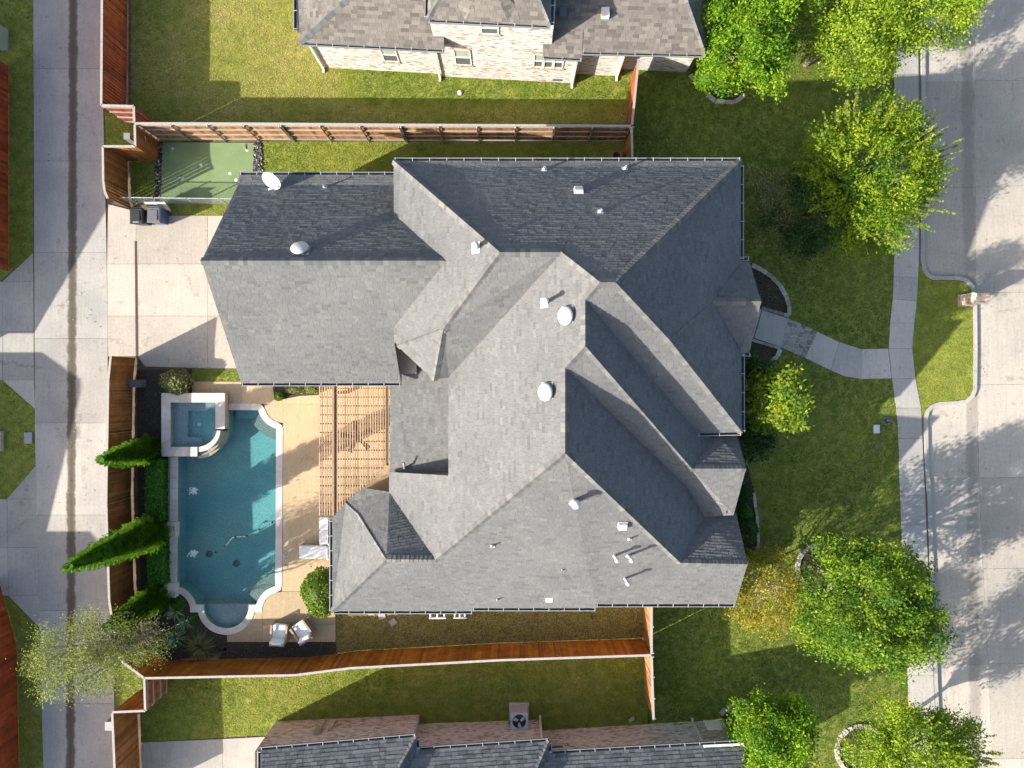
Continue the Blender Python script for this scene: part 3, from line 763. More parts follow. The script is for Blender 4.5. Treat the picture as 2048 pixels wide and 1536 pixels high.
# coping stones along the pool edge (not on the raised wall side)
def walk_path(pts, step):
    out = [pts[0]]; acc = 0.0
    for a, b in zip(pts, pts[1:]):
        L = (b - a).length; n = max(1, int(math.ceil(L / step)))
        for i in range(1, n + 1): out.append(a.lerp(b, i / n))
    return out
def run_stones(parent, inner, outer, ztop, zbot, length, mat, name):
    acc = 0.0; st = 0
    for i in range(1, len(inner)):
        acc += ((inner[i] - inner[i - 1]).length + (outer[i] - outer[i - 1]).length) / 2
        if acc >= length or i == len(inner) - 1:
            k = 0.015
            ii = inner[st:i + 1]; oo = outer[st:i + 1]
            mm = MB()
            mm.prism([(p.x, p.y) for p in ii] + [(p.x, p.y) for p in oo[::-1]], ztop + random.uniform(-.002, .002), zbot, tone=random.random())
            mm.build(name, mat, parent)
            st = i; acc = 0.0
i0 = 0; i1 = [i for i, p in enumerate(POOL) if p == (357, 1165)][0]
runs = [POOL[0:24]]
k512 = [i for i, p in enumerate(POOL) if p == (498, 1211)][0]; k408 = [i for i, p in enumerate(POOL) if p == (408, 1211)][0]
for seg in (POOL[0:k512], POOL[k512:k408 + 1], POOL[k408 + 1:i1]):
    w = walk_path([P(*p) for p in seg], 0.11)
    oo = offset(w, 0.31)
    run_stones(pool, w, oo, 0.045, -0.1, 0.5, M['coping'], 'coping_stone')
for a, b in (((512, 1211), (525, 1224)), ((394, 1211), (381, 1224))):
    pxprism('coping_stone', [(a[0], 1209), (498 if a[0] > 453 else 408, 1209), (498 if a[0] > 453 else 408, 1224), (b[0], 1224), (b[0], 1211)], 0.043, -0.1, M['coping'], pool, random.random())
# raised wall with cap stones on the planting side
pxprism('raised_wall', [(341, 912), (357.5, 912), (356, 1174), (338, 1174)], 0.22, -0.2, M['stone'], pool)
n = 12
for i in range(n):
    y0 = 914 + (1172 - 914) * i / n; y1 = 914 + (1172 - 914) * (i + 1) / n - 0.5
    x0 = 340.5 - 2.2 * i / n
    m = MB(); m.prism([P(x0, y0, .28)[:2], P(x0 + 15, y0, .28)[:2], P(x0 + 15, y1, .28)[:2], P(x0, y1, .28)[:2]], 0.28, 0.222, tone=random.random())
    m.build('cap_stone', M['coping'], pool)
for py in (1060, 1181):
    pxprism('pedestal', [(327, py - 14), (351, py - 14), (351, py + 14), (338, py + 14), (327, py + 4)], 0.42, 0.0, M['coping'], pool, 0.6, 0.4)
# ---- spa
spa = thing('raised_spa', 'square raised spa with pale coping and curved steps into the pool', 'spa', P(388, 850))
SZ = 0.5
inner = [(341.6, 805), (430.3, 805), (430.3, 858)] + arc(394.7, 858, 35.6, -8, -82, 8) + [(394.7, 893.6), (341.6, 893.6)]
iw = [P(p[0], p[1], SZ) for p in inner]
m = MB()
for i in range(len(iw)):
    a, b = iw[i], iw[(i + 1) % len(iw)]
    m.poly([(a.x, a.y, 0.0), (b.x, b.y, 0.0), (b.x, b.y, SZ), (a.x, a.y, SZ)])
m.build('basin_wall', M['plaster_pale'], spa)
pxprism('basin_floor', inner, 0.012, -0.01, M['plaster'], spa, pz=SZ)
pxprism('seat', [(341.8, 805.2), (430, 805.2), (430, 822), (370, 822), (369, 874), (395, 876), (400, 893.4), (341.8, 893.4)], 0.2, 0.014, M['plaster_pale'], spa, pz=SZ)
pxprism('water', inner, 0.4, 0.398, M['spa_water'], spa, pz=SZ)
one('light_lens', M['white_metal'], spa, lambda m: m.lathe([(0.1, 0.014), (0.1, 0.03), (0, 0.035)], (P(390, 850, SZ).x, P(390, 850, SZ).y, 0), 14))
def band(q0, q1, n, zt, zb, mat, name, parent, pz):
    """stones between two parallel straight runs"""
    for i in range(n):
        a = [tuple(Vector(q0[0]).lerp(Vector(q0[1]), t)) for t in (i / n, (i + 1) / n)]
        b = [tuple(Vector(q1[0]).lerp(Vector(q1[1]), t)) for t in (i / n, (i + 1) / n)]
        w4 = [P(a[0][0], a[0][1], pz), P(a[1][0], a[1][1], pz), P(b[1][0], b[1][1], pz), P(b[0][0], b[0][1], pz)]
        c = sum(w4, Vector()) / 4
        w4 = [c + (p - c) * 0.992 for p in w4]
        mm = MB(); mm.prism([(p.x, p.y) for p in w4], zt + random.uniform(-.002, .002), zb, tone=random.random()); mm.build(name, mat, parent)
band([(322.5, 786), (449.4, 786)], [(341, 805), (430.6, 805)], 5, SZ, SZ - 0.07, M['coping'], 'coping_stone', spa, SZ)
band([(322.5, 786), (322.5, 913)], [(341, 805), (341, 893.8)], 5, SZ, SZ - 0.07, M['coping'], 'coping_stone', spa, SZ)
band([(449.4, 786), (449.4, 858)], [(430.6, 805), (430.6, 858)], 3, SZ, SZ - 0.07, M['coping'], 'coping_stone', spa, SZ)
band([(322.5, 913), (394.7, 913)], [(341, 893.8), (394.7, 893.8)], 3, SZ, SZ - 0.07, M['coping'], 'coping_stone', spa, SZ)
def shell(name, pts, zt, zb, parent, mat, pz):
    w = [P(p[0], p[1], pz) for p in pts]
    m = MB()
    for i in range(len(w) - 1):
        a, b = w[i], w[i + 1]
        m.poly([(a.x, a.y, zb), (b.x, b.y, zb), (b.x, b.y, zt), (a.x, a.y, zt)])
    return m.build(name, mat, parent)
shell('outer_wall', [(394.7, 912.6), (322.9, 912.6), (322.9, 786.4), (449, 786.4), (449, 858)], SZ - 0.072, -0.05, spa, M['stone'], SZ)
for r0, r1, zt in ((35.8, 46, 0.46), (46.4, 53, 0.28), (53.4, 59, 0.1)):
    for a0 in (-88, -60, -32):
        a1 = a0 + 27.6
        pts = arc(394.7, 858, r0, a0, a1, 5) + arc(394.7, 858, r1, a1, a0, 5)
        one('curved_step', M['coping'] if zt > .4 else M['stone'], spa, lambda m: m.prism([P(p[0], p[1], zt)[:2] for p in pts], zt, -0.3, tone=random.uniform(.2, .8)))
# ---- water spouts from the raised wall
M['foam'] = plain('white_water_foam', (0.78, 0.84, 0.86), 0.6, 0, 0.05, 20, 0.4)
M['sheet'] = watermat('falling_water', (0.85, 0.93, 0.95), 0.1)
for py, lab in ((980, 'water spout arching from the pool wall, the one nearer the spa'), (1106, 'water spout arching from the pool wall, the one nearer the yuccas')):
    t = thing('water_spout', lab, 'water spout', P(357, py, 0.1), group='water spouts on the raised pool wall')
    m = MB(); A = P(356.5, py, 0.1); B = P(384, py + 1, -0.12)
    prev = None
    for i in range(9):
        u = i / 8; c = A.lerp(B, u); z = 0.1 - 0.22 * u * u; hw = 0.11 - 0.03 * u
        cur = [(c.x, c.y - hw, z), (c.x, c.y + hw, z)]
        if prev: m.poly([prev[0], cur[0], cur[1], prev[1]], smooth=True)
        prev = cur
    m.build('water_sheet', M['sheet'], t)
    m = MB(); 
    for i in range(120):
        a = random.uniform(0, 6.28); d = abs(random.gauss(0, 0.10)); r_ = random.uniform(0.015, 0.045)
        m.lathe([(r_, 0), (r_ * .8, r_ * .4), (0, r_ * .6)], (B.x + .05 + d * 1.3 * math.cos(a), B.y + d * math.sin(a), -0.129), 6)
    m.build('foam', M['foam'], t, kind='stuff')
# pool hose with dark floats
t = thing('pool_cleaner_hose', 'pale pool cleaner hose with dark floats drifting on the water', 'hose', P(470, 1075, -0.12))
hose = [(448, 1093), (453, 1090), (458, 1084), (464, 1076), (470, 1074), (482, 1073), (493, 1072), (505, 1066), (518, 1059), (532, 1051), (545, 1045)]
one('hose_line', M['steel'], t, lambda m: m.tube([P(p[0], p[1], -0.115) for p in hose[:6]], 0.013, 6))
one('hose_tail', M['plaster'], t, lambda m: m.tube([P(p[0], p[1], -0.115) for p in hose[5:]], 0.014, 6))
for px, py in ((448, 1093), (470, 1074), (493, 1072), (519, 1059), (545, 1045), (431, 1105)):
    one('float', M['black'], t, lambda m: m.lathe([(0.0, -.06), (.05, -.03), (.055, .02), (0, .05)], P(px, py, -0.11), 10, M=Matrix.Rotation(1.1, 3, 'X')))

# ================================================================== PUTTING GREEN
pg = thing('putting_green', 'flat artificial putting green with flag holes beside the fence', 'putting green', P(415, 345))
pxprism('turf', [(326, 285), (509, 286), (508, 410), (320, 404)], 0.03, -0.05, M['turf'], pg)
for i, (px, py) in enumerate(((345, 297), (494, 300), (365, 356), (460, 347), (472, 360), (402, 330))):
    c = P(px, py, .03)
    one('hole_cup', M['white_metal'], pg, lambda m: m.lathe([(0.075, 0.031), (0.06, 0.036), (0.0, 0.032)], (c.x, c.y, 0), 14))
for px, py, px2, py2 in ((345, 297, 334, 288), (494, 300, 484, 290), (365, 356, 355, 353)):
    one('flag_stick', M['rail'], pg, lambda m: m.tube([P(px, py, .035), P(px2, py2, .12)], 0.018, 6))
def river(label, pts, n):
    w = [P(*p) for p in pts]; m = MB()
    xs_ = [p.x for p in w]; ys_ = [p.y for p in w]
    k = 0
    while k < n:
        x = random.uniform(min(xs_), max(xs_)); y = random.uniform(min(ys_), max(ys_))
        if not poly_inside(np.array([x]), np.array([y]), [(p.x, p.y) for p in w])[0]: continue
        k += 1
        r_ = random.uniform(0.025, 0.06); sq = random.uniform(.6, 1.0); a = random.uniform(0, 3.1)
        M3 = Matrix.Rotation(a, 3, 'Z') @ Matrix.Diagonal((1.25, sq, 0.7))
        m.lathe([(0.0, -r_ * .6), (r_, 0), (r_ * .7, r_ * .55), (0, r_ * .8)], (x, y, 0.02), 6, random.random(), M=M3)
    o = m.build('river_rock', M['river']); tag(o, label, 'gravel', kind='stuff')
river('dark river rock border between the putting green and the fence nook', [(312, 286), (326, 285), (321, 404), (309, 404)], 420)
river('dark river rock border between the putting green and the side lawn', [(508, 286), (524, 287), (526, 352), (506, 380)], 420)

# ================================================================== ROOFS
M['strap'] = plain('gutter_strap_metal', (0.5, 0.51, 0.52), 0.5, 0, 0.1, 10)
def onplane(px, py, pl):
    a, b, c = pl
    u = (px - CX) / F; v = (CY - py) / F; k = a * u + b * v
    return P(px, py, (k * H + c) / (1 + k))
def plane_at(p, a, b):
    """plane with slopes a (per x) and b (per y) through the point p"""
    return (a, b, p.z - a * p.x - b * p.y)
class Roof:
    def __init__(s, house, mat, expo=0.135, width=0.25, singles=300):
        s.house = house; s.mat = mat; s.expo = expo; s.width = width; s.n = singles
        s.roof = link(bpy.data.objects.new('roof', None)); setparent(s.roof, house)
        s.sh = []   # (polygon points, butt quad or None, tone, centre z, whole)
        s.base = MB()
    def face(s, pts, eave_dir=None):
        pts = [Vector(p) for p in pts]
        # normal by Newell
        n = Vector()
        for i in range(len(pts)):
            a, b = pts[i], pts[(i + 1) % len(pts)]
            n += Vector(((a.y - b.y) * (a.z + b.z), (a.z - b.z) * (a.x + b.x), (a.x - b.x) * (a.y + b.y)))
        n.normalize()
        if n.z < 0: n = -n; pts = pts[::-1]
        c0 = sum(pts, Vector()) / len(pts)
        up = Vector((0, 0, 1)) - n * n.z
        if up.length < 1e-3: up = Vector((0, 1, 0))
        up.normalize(); ux = up.cross(n).normalized()
        uv = [Vector(((p - c0).dot(ux), (p - c0).dot(up), 0)) for p in pts]
        tris = tessellate_polygon([uv])
        for t in tris:
            q = [pts[i] - n * 0.02 for i in t]
            if (q[1] - q[0]).cross(q[2] - q[0]).dot(n) < 0: q = q[::-1]
            s.base.poly(q)
        tri2 = []
        for t in tris:
            a = [(uv[i].x, uv[i].y) for i in t]
            if (a[1][0] - a[0][0]) * (a[2][1] - a[0][1]) - (a[1][1] - a[0][1]) * (a[2][0] - a[0][0]) < 0: a = a[::-1]
            if abs((a[1][0] - a[0][0]) * (a[2][1] - a[0][1]) - (a[1][1] - a[0][1]) * (a[2][0] - a[0][0])) > 1e-4: tri2.append((a, t))
        umin = min(p.x for p in uv); umax = max(p.x for p in uv); vmin = min(p.y for p in uv); vmax = max(p.y for p in uv)
        poly2 = [(p.x, p.y) for p in uv]
        # exact heights on (slightly warped) triangles: barycentric
        def lift(x, y, t, off):
            (x0, y0), (x1, y1), (x2, y2) = t[0]
            return None
        def surf(x, y, tri, off):
            a, idx = tri
            det = (a[1][1] - a[2][1]) * (a[0][0] - a[2][0]) + (a[2][0] - a[1][0]) * (a[0][1] - a[2][1])
            l0 = ((a[1][1] - a[2][1]) * (x - a[2][0]) + (a[2][0] - a[1][0]) * (y - a[2][1])) / det
            l1 = ((a[2][1] - a[0][1]) * (x - a[2][0]) + (a[0][0] - a[2][0]) * (y - a[2][1])) / det
            pp = s._map[id(a)]
            return pp[0] * l0 + pp[1] * l1 + pp[2] * (1 - l0 - l1) + n * off
        s._map = {}
        for a, t in tri2:
            # a may be reversed against t: match by coordinates
            s._map[id(a)] = [pts[[i for i in t if abs(uv[i].x - q[0]) < 1e-9 and abs(uv[i].y - q[1]) < 1e-9][0]] for q in a]
        rows = int((vmax - vmin) / s.expo) + 1
        for r in range(rows):
            v0 = vmin + r * s.expo; v1 = v0 + s.expo
            u = umin - random.uniform(0, s.width)
            while u < umax:
                w = s.width * random.choice((0.7, 0.85, 1.0, 1.0, 1.15, 1.3))
                u1 = u + w - 0.008
                tone = random.random()
                thick = random.choice((0.012, 0.018, 0.024))
                rect = [(u, v0), (u1, v0), (u1, v1 + 0.01), (u, v1 + 0.01)]
                for tri in tri2:
                    a = tri[0]
                    if u1 < min(q[0] for q in a) or u > max(q[0] for q in a) or v1 < min(q[1] for q in a) or v0 > max(q[1] for q in a): continue
                    q = rect
                    for i in range(3):
                        x0, y0 = a[i]; x1, y1 = a[(i + 1) % 3]
                        ex, ey = x1 - x0, y1 - y0; L = math.hypot(ex, ey); nx, ny = ey / L, -ex / L
                        q = clip_poly(q, nx, ny, x0 * nx + y0 * ny)
                        if len(q) < 3: break
                    if len(q) < 3: continue
                    P3 = [surf(x, y, tri, thick + (0.003 - thick) * (y - v0) / s.expo) for x, y in q]
                    low = [p for p in q if abs(p[1] - v0) < 1e-6]
                    butt = None
                    if len(low) >= 2:
                        xa = min(p[0] for p in low); xb = max(p[0] for p in low)
                        butt = [surf(xa, v0, tri, -0.004), surf(xb, v0, tri, -0.004), surf(xb, v0, tri, thick), surf(xa, v0, tri, thick)]
                    s.sh.append((P3, butt, tone, P3[0].z, len(q) == 4 and abs((q[1][0] - q[0][0]) - (u1 - u)) < 1e-3))
                u += w
    def cap(s, a, b, w=0.15, step=0.17):
        """ridge or hip caps from a to b (b higher or level): single bent shingles"""
        a = Vector(a); b = Vector(b)
        if a.z > b.z: a, b = b, a
        d = b - a; L = d.length; x = d / L
        y = Vector((0, 0, 1)).cross(x).normalized(); z = x.cross(y)
        n = max(1, int(L / step))
        for i in range(n):
            p0 = a + x * (i * L / n) - x * 0.02; p1 = a + x * ((i + 1) * L / n)
            t0 = 0.06 + random.uniform(0, .012); t1 = 0.045; dr = w * 0.62
            m = [p0 - y * w - z * (dr - t0 + .03), p0 + z * t0, p0 + y * w - z * (dr - t0 + .03), p1 - y * w - z * (dr - t1 + .03), p1 + z * t1, p1 + y * w - z * (dr - t1 + .03)]
            s.caps.append((m, random.random() ** 1.3))
    caps = None
    def finish(s, nsingle_caps=300):
        s.base.build('roof_deck', M['felt'], s.roof)
        whole = [i for i, t in enumerate(s.sh) if t[4]]
        whole.sort(key=lambda i: -s.sh[i][3])
        single = set(whole[:s.n])
        m = MB()
        for i, (p, b, tone, z, w) in enumerate(s.sh):
            if i in single:
                k = MB(); k.poly(p, tone)
                if b: k.poly(b, tone * .6)
                k.build('shingle', s.mat, s.roof)
            else:
                m.poly(p, tone)
                if b: m.poly(b, tone * .6)
        m.build('shingles', s.mat, s.roof, kind='stuff')
        s.caps.sort(key=lambda t: -t[0][1].z)
        m = MB(); rest = 0
        for i, (q, tone) in enumerate(s.caps):
            k = MB() if i < nsingle_caps else m
            k.poly([q[0], q[1], q[4], q[3]], tone); k.poly([q[1], q[2], q[5], q[4]], tone); k.poly([q[0], q[2], q[1]], tone * .5)
            if i < nsingle_caps: k.build('ridge_cap', M['cap'], s.roof)
            else: rest += 1
        if rest: m.build('ridge_caps', M['cap'], s.roof, kind='stuff')
def gutter(house, a, b, out, strap=0.66, mat='gutter'):
    """open box gutter along the eave a-b; out = outward horizontal direction"""
    a = Vector(a); b = Vector(b); o = Vector((out[0], out[1], 0)).normalized()
    d = (b - a); L = d.length; x = d / L
    w, h_ = 0.12, 0.11
    m = MB()
    def q(t, k, z): return a + x * t + o * k + Vector((0, 0, z))
    for (k0, z0, k1, z1) in ((0.0, -0.02, 0.0, -h_), (0.0, -h_, w, -h_), (w, -h_, w + .015, 0.0), (w + .015, 0.0, w - .015, 0.004)):
        m.poly([q(0, k0, z0), q(L, k0, z0), q(L, k1, z1), q(0, k1, z1)])
    for t in (0, L): m.poly([q(t, 0, -0.02), q(t, 0, -h_), q(t, w, -h_), q(t, w + .015, 0)])
    g = m.build('gutter', M[mat], house)
    m = MB(); m.poly([q(0.02, 0.004, -h_ + .012), q(L - .02, 0.004, -h_ + .012), q(L - .02, w - .002, -h_ + .012), q(0.02, w - .002, -h_ + .012)])  # dark sheet on the gutter floor stands in for the shade inside
    m.build('gutter_shade', M['bronze'], g)
    # fascia board behind
    m = MB(); m.poly([q(0, -.01, 0.0), q(L, -.01, 0.0), q(L, -.01, -0.24), q(0, -.01, -0.24)]); m.poly([q(0, -.01, -0.24), q(L, -.01, -0.24), q(L, -.45, -0.24), q(0, -.45, -0.24)])
    m.build('fascia', M['trim'], house)
    n = max(1, int(L / strap)); me = None
    for i in range(n + 1):
        t = 0.05 + (L - 0.1) * i / n
        mm = MB(); mm.bar(q(t, -0.01, 0.012), q(t, w + .02, 0.012), 0.022, 0.01); mm.build('strap', M['strap'], g)
    return g

# ---------------------------------------------------------------- the main house
house = thing('main_house', 'large single house with a complex dark grey shingle hip roof', 'house', (1.0, 0.0, 0.0))
rf = Roof(house, M['shingle']); rf.caps = []
p_ = 0.92
N_f = P(1100, 334, 5.9); plN = plane_at(N_f, 0, -p_)
def kick(px, pyf, pye, plane, slope=0.5):
    f = onplane(px, pyf, plane)
    h = f.z
    for _ in range(20):
        e = P(px, pye, h); h = f.z - slope * abs(e.y - f.y)
    return P(px, pye, h)
plW0 = plane_at(P(788, 380, 5.75), p_, 0)
T1W = onplane(1200, 565, plN); T1E = onplane(1231, 568, plN); T1E.y = T1W.y; T1E.z = T1W.z
plWP = plane_at(T1W, p_, 0)
plE = plane_at(P(1481, 420, 5.75), -p_, 0)
eS = P(1440, 865, 5.6)
plS1 = plane_at(T1W, 0, (T1W.z - 5.6) / (T1W.y - eS.y))
R1 = onplane(1000, 505, plN); plW0 = plane_at(R1, (R1.z - 5.75) / (R1.x - P(788, 380, 5.75).x), 0)
R2 = Vector(((R1.z - plWP[2]) / plWP[0], R1.y, R1.z))
plS0 = plane_at(R1, 0, p_)
A_e = kick(788, 334, 322, plN); A_f = onplane(790, 334, plN)
A_e = P(788, 322, A_e.z); B_e = P(1481, 322, A_e.z)
A_f = Vector((A_e.x + .28, onplane(1100, 334, plN).y, onplane(1100, 334, plN).z)); B_f = Vector((B_e.x - .28, A_f.y, A_f.z))
hipW = onplane(887, 658, plW0); fc1 = onplane(796, 692, plW0); fc2 = P(868, 760, fc1.z)
wpN = onplane(898, 754, plWP); wpS = onplane(897, 951, plWP)
rg1a = onplane(1170, 600, plWP); rg1b = onplane(1170, 692, plWP)
rg2a = onplane(1130, 736, plWP); rg2b = onplane(1130, 906, plWP)
rv = onplane(871, 1119, plWP)
lowN = onplane(779, 944, plWP); lowS = onplane(779, 984, plWP)
rf.face([A_f, B_f, T1E, T1W, R2, R1]); rf.face([A_e, B_e, B_f, A_f])
W0a = Vector((A_e.x, A_e.y, A_e.z))
ghN = onplane(788, 432, plW0); ghS = onplane(790, 655, plW0)
gR = onplane(886, 522, plW0)
rf.face([A_e, A_f, R1, hipW, fc1, Vector((A_e.x, fc1.y + .2, A_e.z))])
rf.face([hipW, fc2, fc1]); rf.face([R1, R2, wpN, fc2, hipW])
rf.face([R2, T1W, rg1a, rg1b, rg2a, rg2b, rv, lowS, lowN, wpS, wpN])
C3 = P(1483, 864, 5.65)
mid = onplane(1338, 680, plS1)
valS = onplane(1395, 866, plS1)
rf.face([T1W, T1E, mid, C3, valS, rg1a])
rf.face([B_e, B_f, T1E, mid, C3, P(1482, 700, 5.68), P(1481, 520, 5.72)])
plE2 = plane_at(rg1a, -p_, 0); plE3 = plane_at(rg2a, -p_, 0)
g1 = onplane(1383, 937, plE2); g1e = P(1492, 937, g1.z)
plG1N = None
v1 = onplane(1428, 862, plE2)
rf.face([rg1a, valS, v1, g1, rg1b])
plS2 = plane_at(rg1b, 0, p_)
jn = onplane(1376, 976, plE3)
rf.face([rg1b, g1, jn, rg2a])
g2 = onplane(1360, 1125, plE3); g2e = P(1495, 1128, g2.z)
j2 = onplane(1408, 1033, plE3)
rf.face([rg2a, jn, j2, g2, rg2b])
e1 = P(1467, 1030, 0)
def same_x(px, py, ref):
    """point on the pixel's ray that has the same x as ref"""
    u = (px - CX) / F
    return P(px, py, H - ref.x / u)
g1S = same_x(1467, 1030, g1e); g1N = same_x(1475, 862, g1e); g1N.z = g1e.z - (g1N.y - g1e.y) * p_; 
rf.face([g1, g1e, g1S, j2, jn]); rf.face([g1, g1e, g1N, v1])
g2S = same_x(1470, 1208, g2e); g2N = same_x(1467, 1036, g2e)
g2N = Vector((g2e.x, g1S.y - .05, g2e.z - (g1S.y - .05 - g2e.y) * p_ * .9))
rf.face([g2, g2e, g2N, Vector((j2.x, j2.y - .05, j2.z))])
plSB = plane_at(g2, 0, (g2.z - g2S.z) / (g2.y - g2S.y))
rdg = P(773, 1118, rv.z)
eaveSW = P(665, 1222, 2.75)
s1, s2, s3, s4 = onplane(1192, 1208, plSB), onplane(1192, 1216, plSB), onplane(945, 1216, plSB), onplane(945, 1222, plSB)
es = P(945, 1222, 2.75)
def mixh(p, h): return P((p[0]), p[1], h)
E_ = [P(1192, 1208, g2S.z), P(1192, 1216, g2S.z - .12), P(945, 1216, 2.85), P(945, 1222, 2.75)]
rf.face([rg2b, g2, g2e, g2S, E_[0]]); rf.face([rg2b, E_[0], E_[1], E_[2], rv]); rf.face([rv, E_[2], E_[3], eaveSW, rdg])
cW = P(665, 1036, 2.75); cC = P(692, 1005, 2.85); cB = onplane(717, 1026, plane_at(rdg, p_, 0)); cN = P(726, 976, 2.85); cN2 = P(778, 983, 2.9)
cB = P(717, 1028, 3.3)
rf.face([eaveSW, rdg, cB, cC, P(671, 1029, 2.78), cW]); rf.face([cC, cN, lowS, rv, rdg, cB])
# entry gable
en = P(1522, 603, 7.0); enW = onplane(1406, 606, plE); enN = same_x(1500, 522, en); enS = same_x(1503, 705, en)
enN.z = en.z - abs(enN.y - en.y) * .78; enS.z = en.z - abs(enS.y - en.y) * .72
enN2 = Vector(((plE[2] - enN.z) / p_, enN.y, enN.z)); enS2 = Vector(((plE[2] - enS.z) / p_, enS.y, enS.z))
enW = Vector(((plE[2] - en.z) / p_ - 0.1, en.y, en.z))
rf.face([en, enN, enN2, enW]); rf.face([en, enW, enS2, enS])
up3 = Vector((0, 0, .02))
for a, b in ((A_e, R1), (R1, R2), (R2, T1W), (T1W, T1E), (B_e, T1E), (T1E, mid), (mid, C3), (R1, hipW), (hipW, fc1), (hipW, fc2), (T1W, rg1a), (rg1a, rg1b), (rg1b, rg2a), (rg2a, rg2b), (rg2b, rv), (rg1b, g1), (g1, g1e), (rg2b, g2), (g2, g2e), (rv, rdg), (rdg, eaveSW), (rdg, cB), (cB, cC), (enW, en), (mid, enW)):
    rf.cap(a, b)
# garage wing
gh = 3.8
gE = P(485, 766, gh); gNn = P(490, 350, gh)
gXr = gE.x - 0.05
gridge = P(403, 522, 0); gridge = P(403, 522, H - gXr / ((403 - CX) / F))
plGN = plane_at(gridge, 0, -(gridge.z - gh) / (P(490, 350, gh).y - gridge.y) * 1.03)
plGS = plane_at(gridge, 0, (gridge.z - gh) / (gridge.y - gE.y))
gEr = Vector(((gridge.z - plW0[2]) / plW0[0], gridge.y, gridge.z))
fW = onplane(480, 371, plGN); fW = Vector((gXr, fW.y, fW.z)); fE = onplane(787, 371, plGN); fE = Vector((A_e.x + .05, fW.y, fW.z))
eW = kick(490, 371, 350, plGN, .42); eW = Vector((gXr, eW.y, eW.z)); eE = Vector((A_e.x + .05, eW.y, eW.z))
gv = Vector((A_e.x + .02, 0, A_e.z - .05)); yN = (plGN[2] - gv.z) / -plGN[1]; yS = (gv.z - plGS[2]) / plGS[1]
rf.face([gridge, gEr, Vector((A_e.x + .03, yN, gv.z)), fE, fW]); rf.face([fW, fE, eE, eW])
gSe = P(802, 766, gh); gSw = Vector((gXr, gSe.y, gh))
rf.face([gridge, gSw, Vector((gSe.x, gSe.y, gSe.z)), Vector((gSe.x - .05, yS - .6, gv.z - .55)), Vector((A_e.x + .02, yS, gv.z)), gEr])
rf.cap(gridge, gEr)
# low porch roof under the tall eave
pz0, pz1 = 2.95, 4.0
rf.face([(-5.32, 2.1, pz0), (-5.32, lowN.y - .05, pz0), (-2.35, lowN.y - .05, pz1), (-2.35, 2.1, pz1)])
rf.finish()
# gable infill and walls
def wallbox(house, name, pts, z0, z1, mat):
    return one(name, mat, house, lambda m: m.prism([(p[0], p[1]) for p in pts], z1, z0))
M['wallbrick'] = plain('pale_brick_wall', (0.42, 0.36, 0.30), 0.9, 0, 0.2, 14, 0.4)
for nm, x0, x1, y0, y1, z1 in (('garage_wall', gXr + .35, A_e.x + .6, gSe.y + .4, eW.y - .4, 3.6), ('north_wall', A_e.x + .45, B_e.x - .45, 2.2, A_e.y - .45, 5.4), ('front_wall', 3.0, C3.x - .45, C3.y + .4, 3.0, 5.3), ('centre_wall', wpN.x + .45, 6.5, -4.6, 2.2, 5.0), ('south_wall', eaveSW.x + .45, 8.4, es.y + .5, -5.2, 2.55), ('front_gable_wall', 6.0, g1e.x - .35, g1S.y - 3.2, -2.2, 3.2)):
    wallbox(house, nm, [(x0, y0), (x1, y0), (x1, y1), (x0, y1)], -0.6, z1, M['wallbrick'])
for tri, mt in (([(gXr + .3, gSe.y + .25, gh - .1), (gXr + .3, eW.y - .25, gh - .1), (gXr + .3, gridge.y, gridge.z - .3)], 'wallbrick'), ([(en.x - .3, enN.y - .15, enN.z - .1), (en.x - .3, enS.y + .15, enS.z - .1), (en.x - .3, en.y, en.z - .25)], 'wallbrick'),
                ([(g1e.x - .3, g1N.y, g1N.z), (g1e.x - .3, g1S.y, g1S.z), (g1e.x - .3, g1e.y, g1e.z - .2)], 'wallbrick'), ([(g2e.x - .3, g2N.y, g2N.z), (g2e.x - .3, g2S.y, g2S.z), (g2e.x - .3, g2e.y, g2e.z - .2)], 'wallbrick'),
                ([tuple(lowN + Vector((.2, -.1, -.05))), tuple(wpS + Vector((0, -.1, -.05))), (wpS.x, wpS.y - .1, 3.0)], 'wallbrick')):
    mm = MB(); mm.poly(tri); mm.poly(tri[::-1]); mm.build('gable_end', M[mt], house)
one('entry_post', M['wallbrick'], house, lambda m: (m.box((en.x - .5, enN.y - .35, 2.2), (.5, .5, 5.2)), m.box((en.x - .5, enS.y + .35, 2.2), (.5, .5, 5.2))))
gutter(house, A_e, B_e, (0, 1)); gutter(house, eW, eE, (0, 1)); gutter(house, gSw, gSe, (0, -1))
gutter(house, P(1481, 330, A_e.z - .01), P(1481, 519, 5.7), (1, 0)); gutter(house, P(1483, 707, 5.65), C3, (1, 0))
gutter(house, valS, C3, (0, -1)); gutter(house, P(1471, 520, 5.72), P(1499, 520, 5.72), (0, 1)); gutter(house, P(1484, 706, 5.6), P(1502, 706, 5.6), (0, -1))
gutter(house, eaveSW, E_[3], (0, -1)); gutter(house, E_[2], E_[1], (0, -1)); gutter(house, E_[0], g2S, (0, -1)); gutter(house, P(665, 1040, 2.75), eaveSW, (-1, 0))

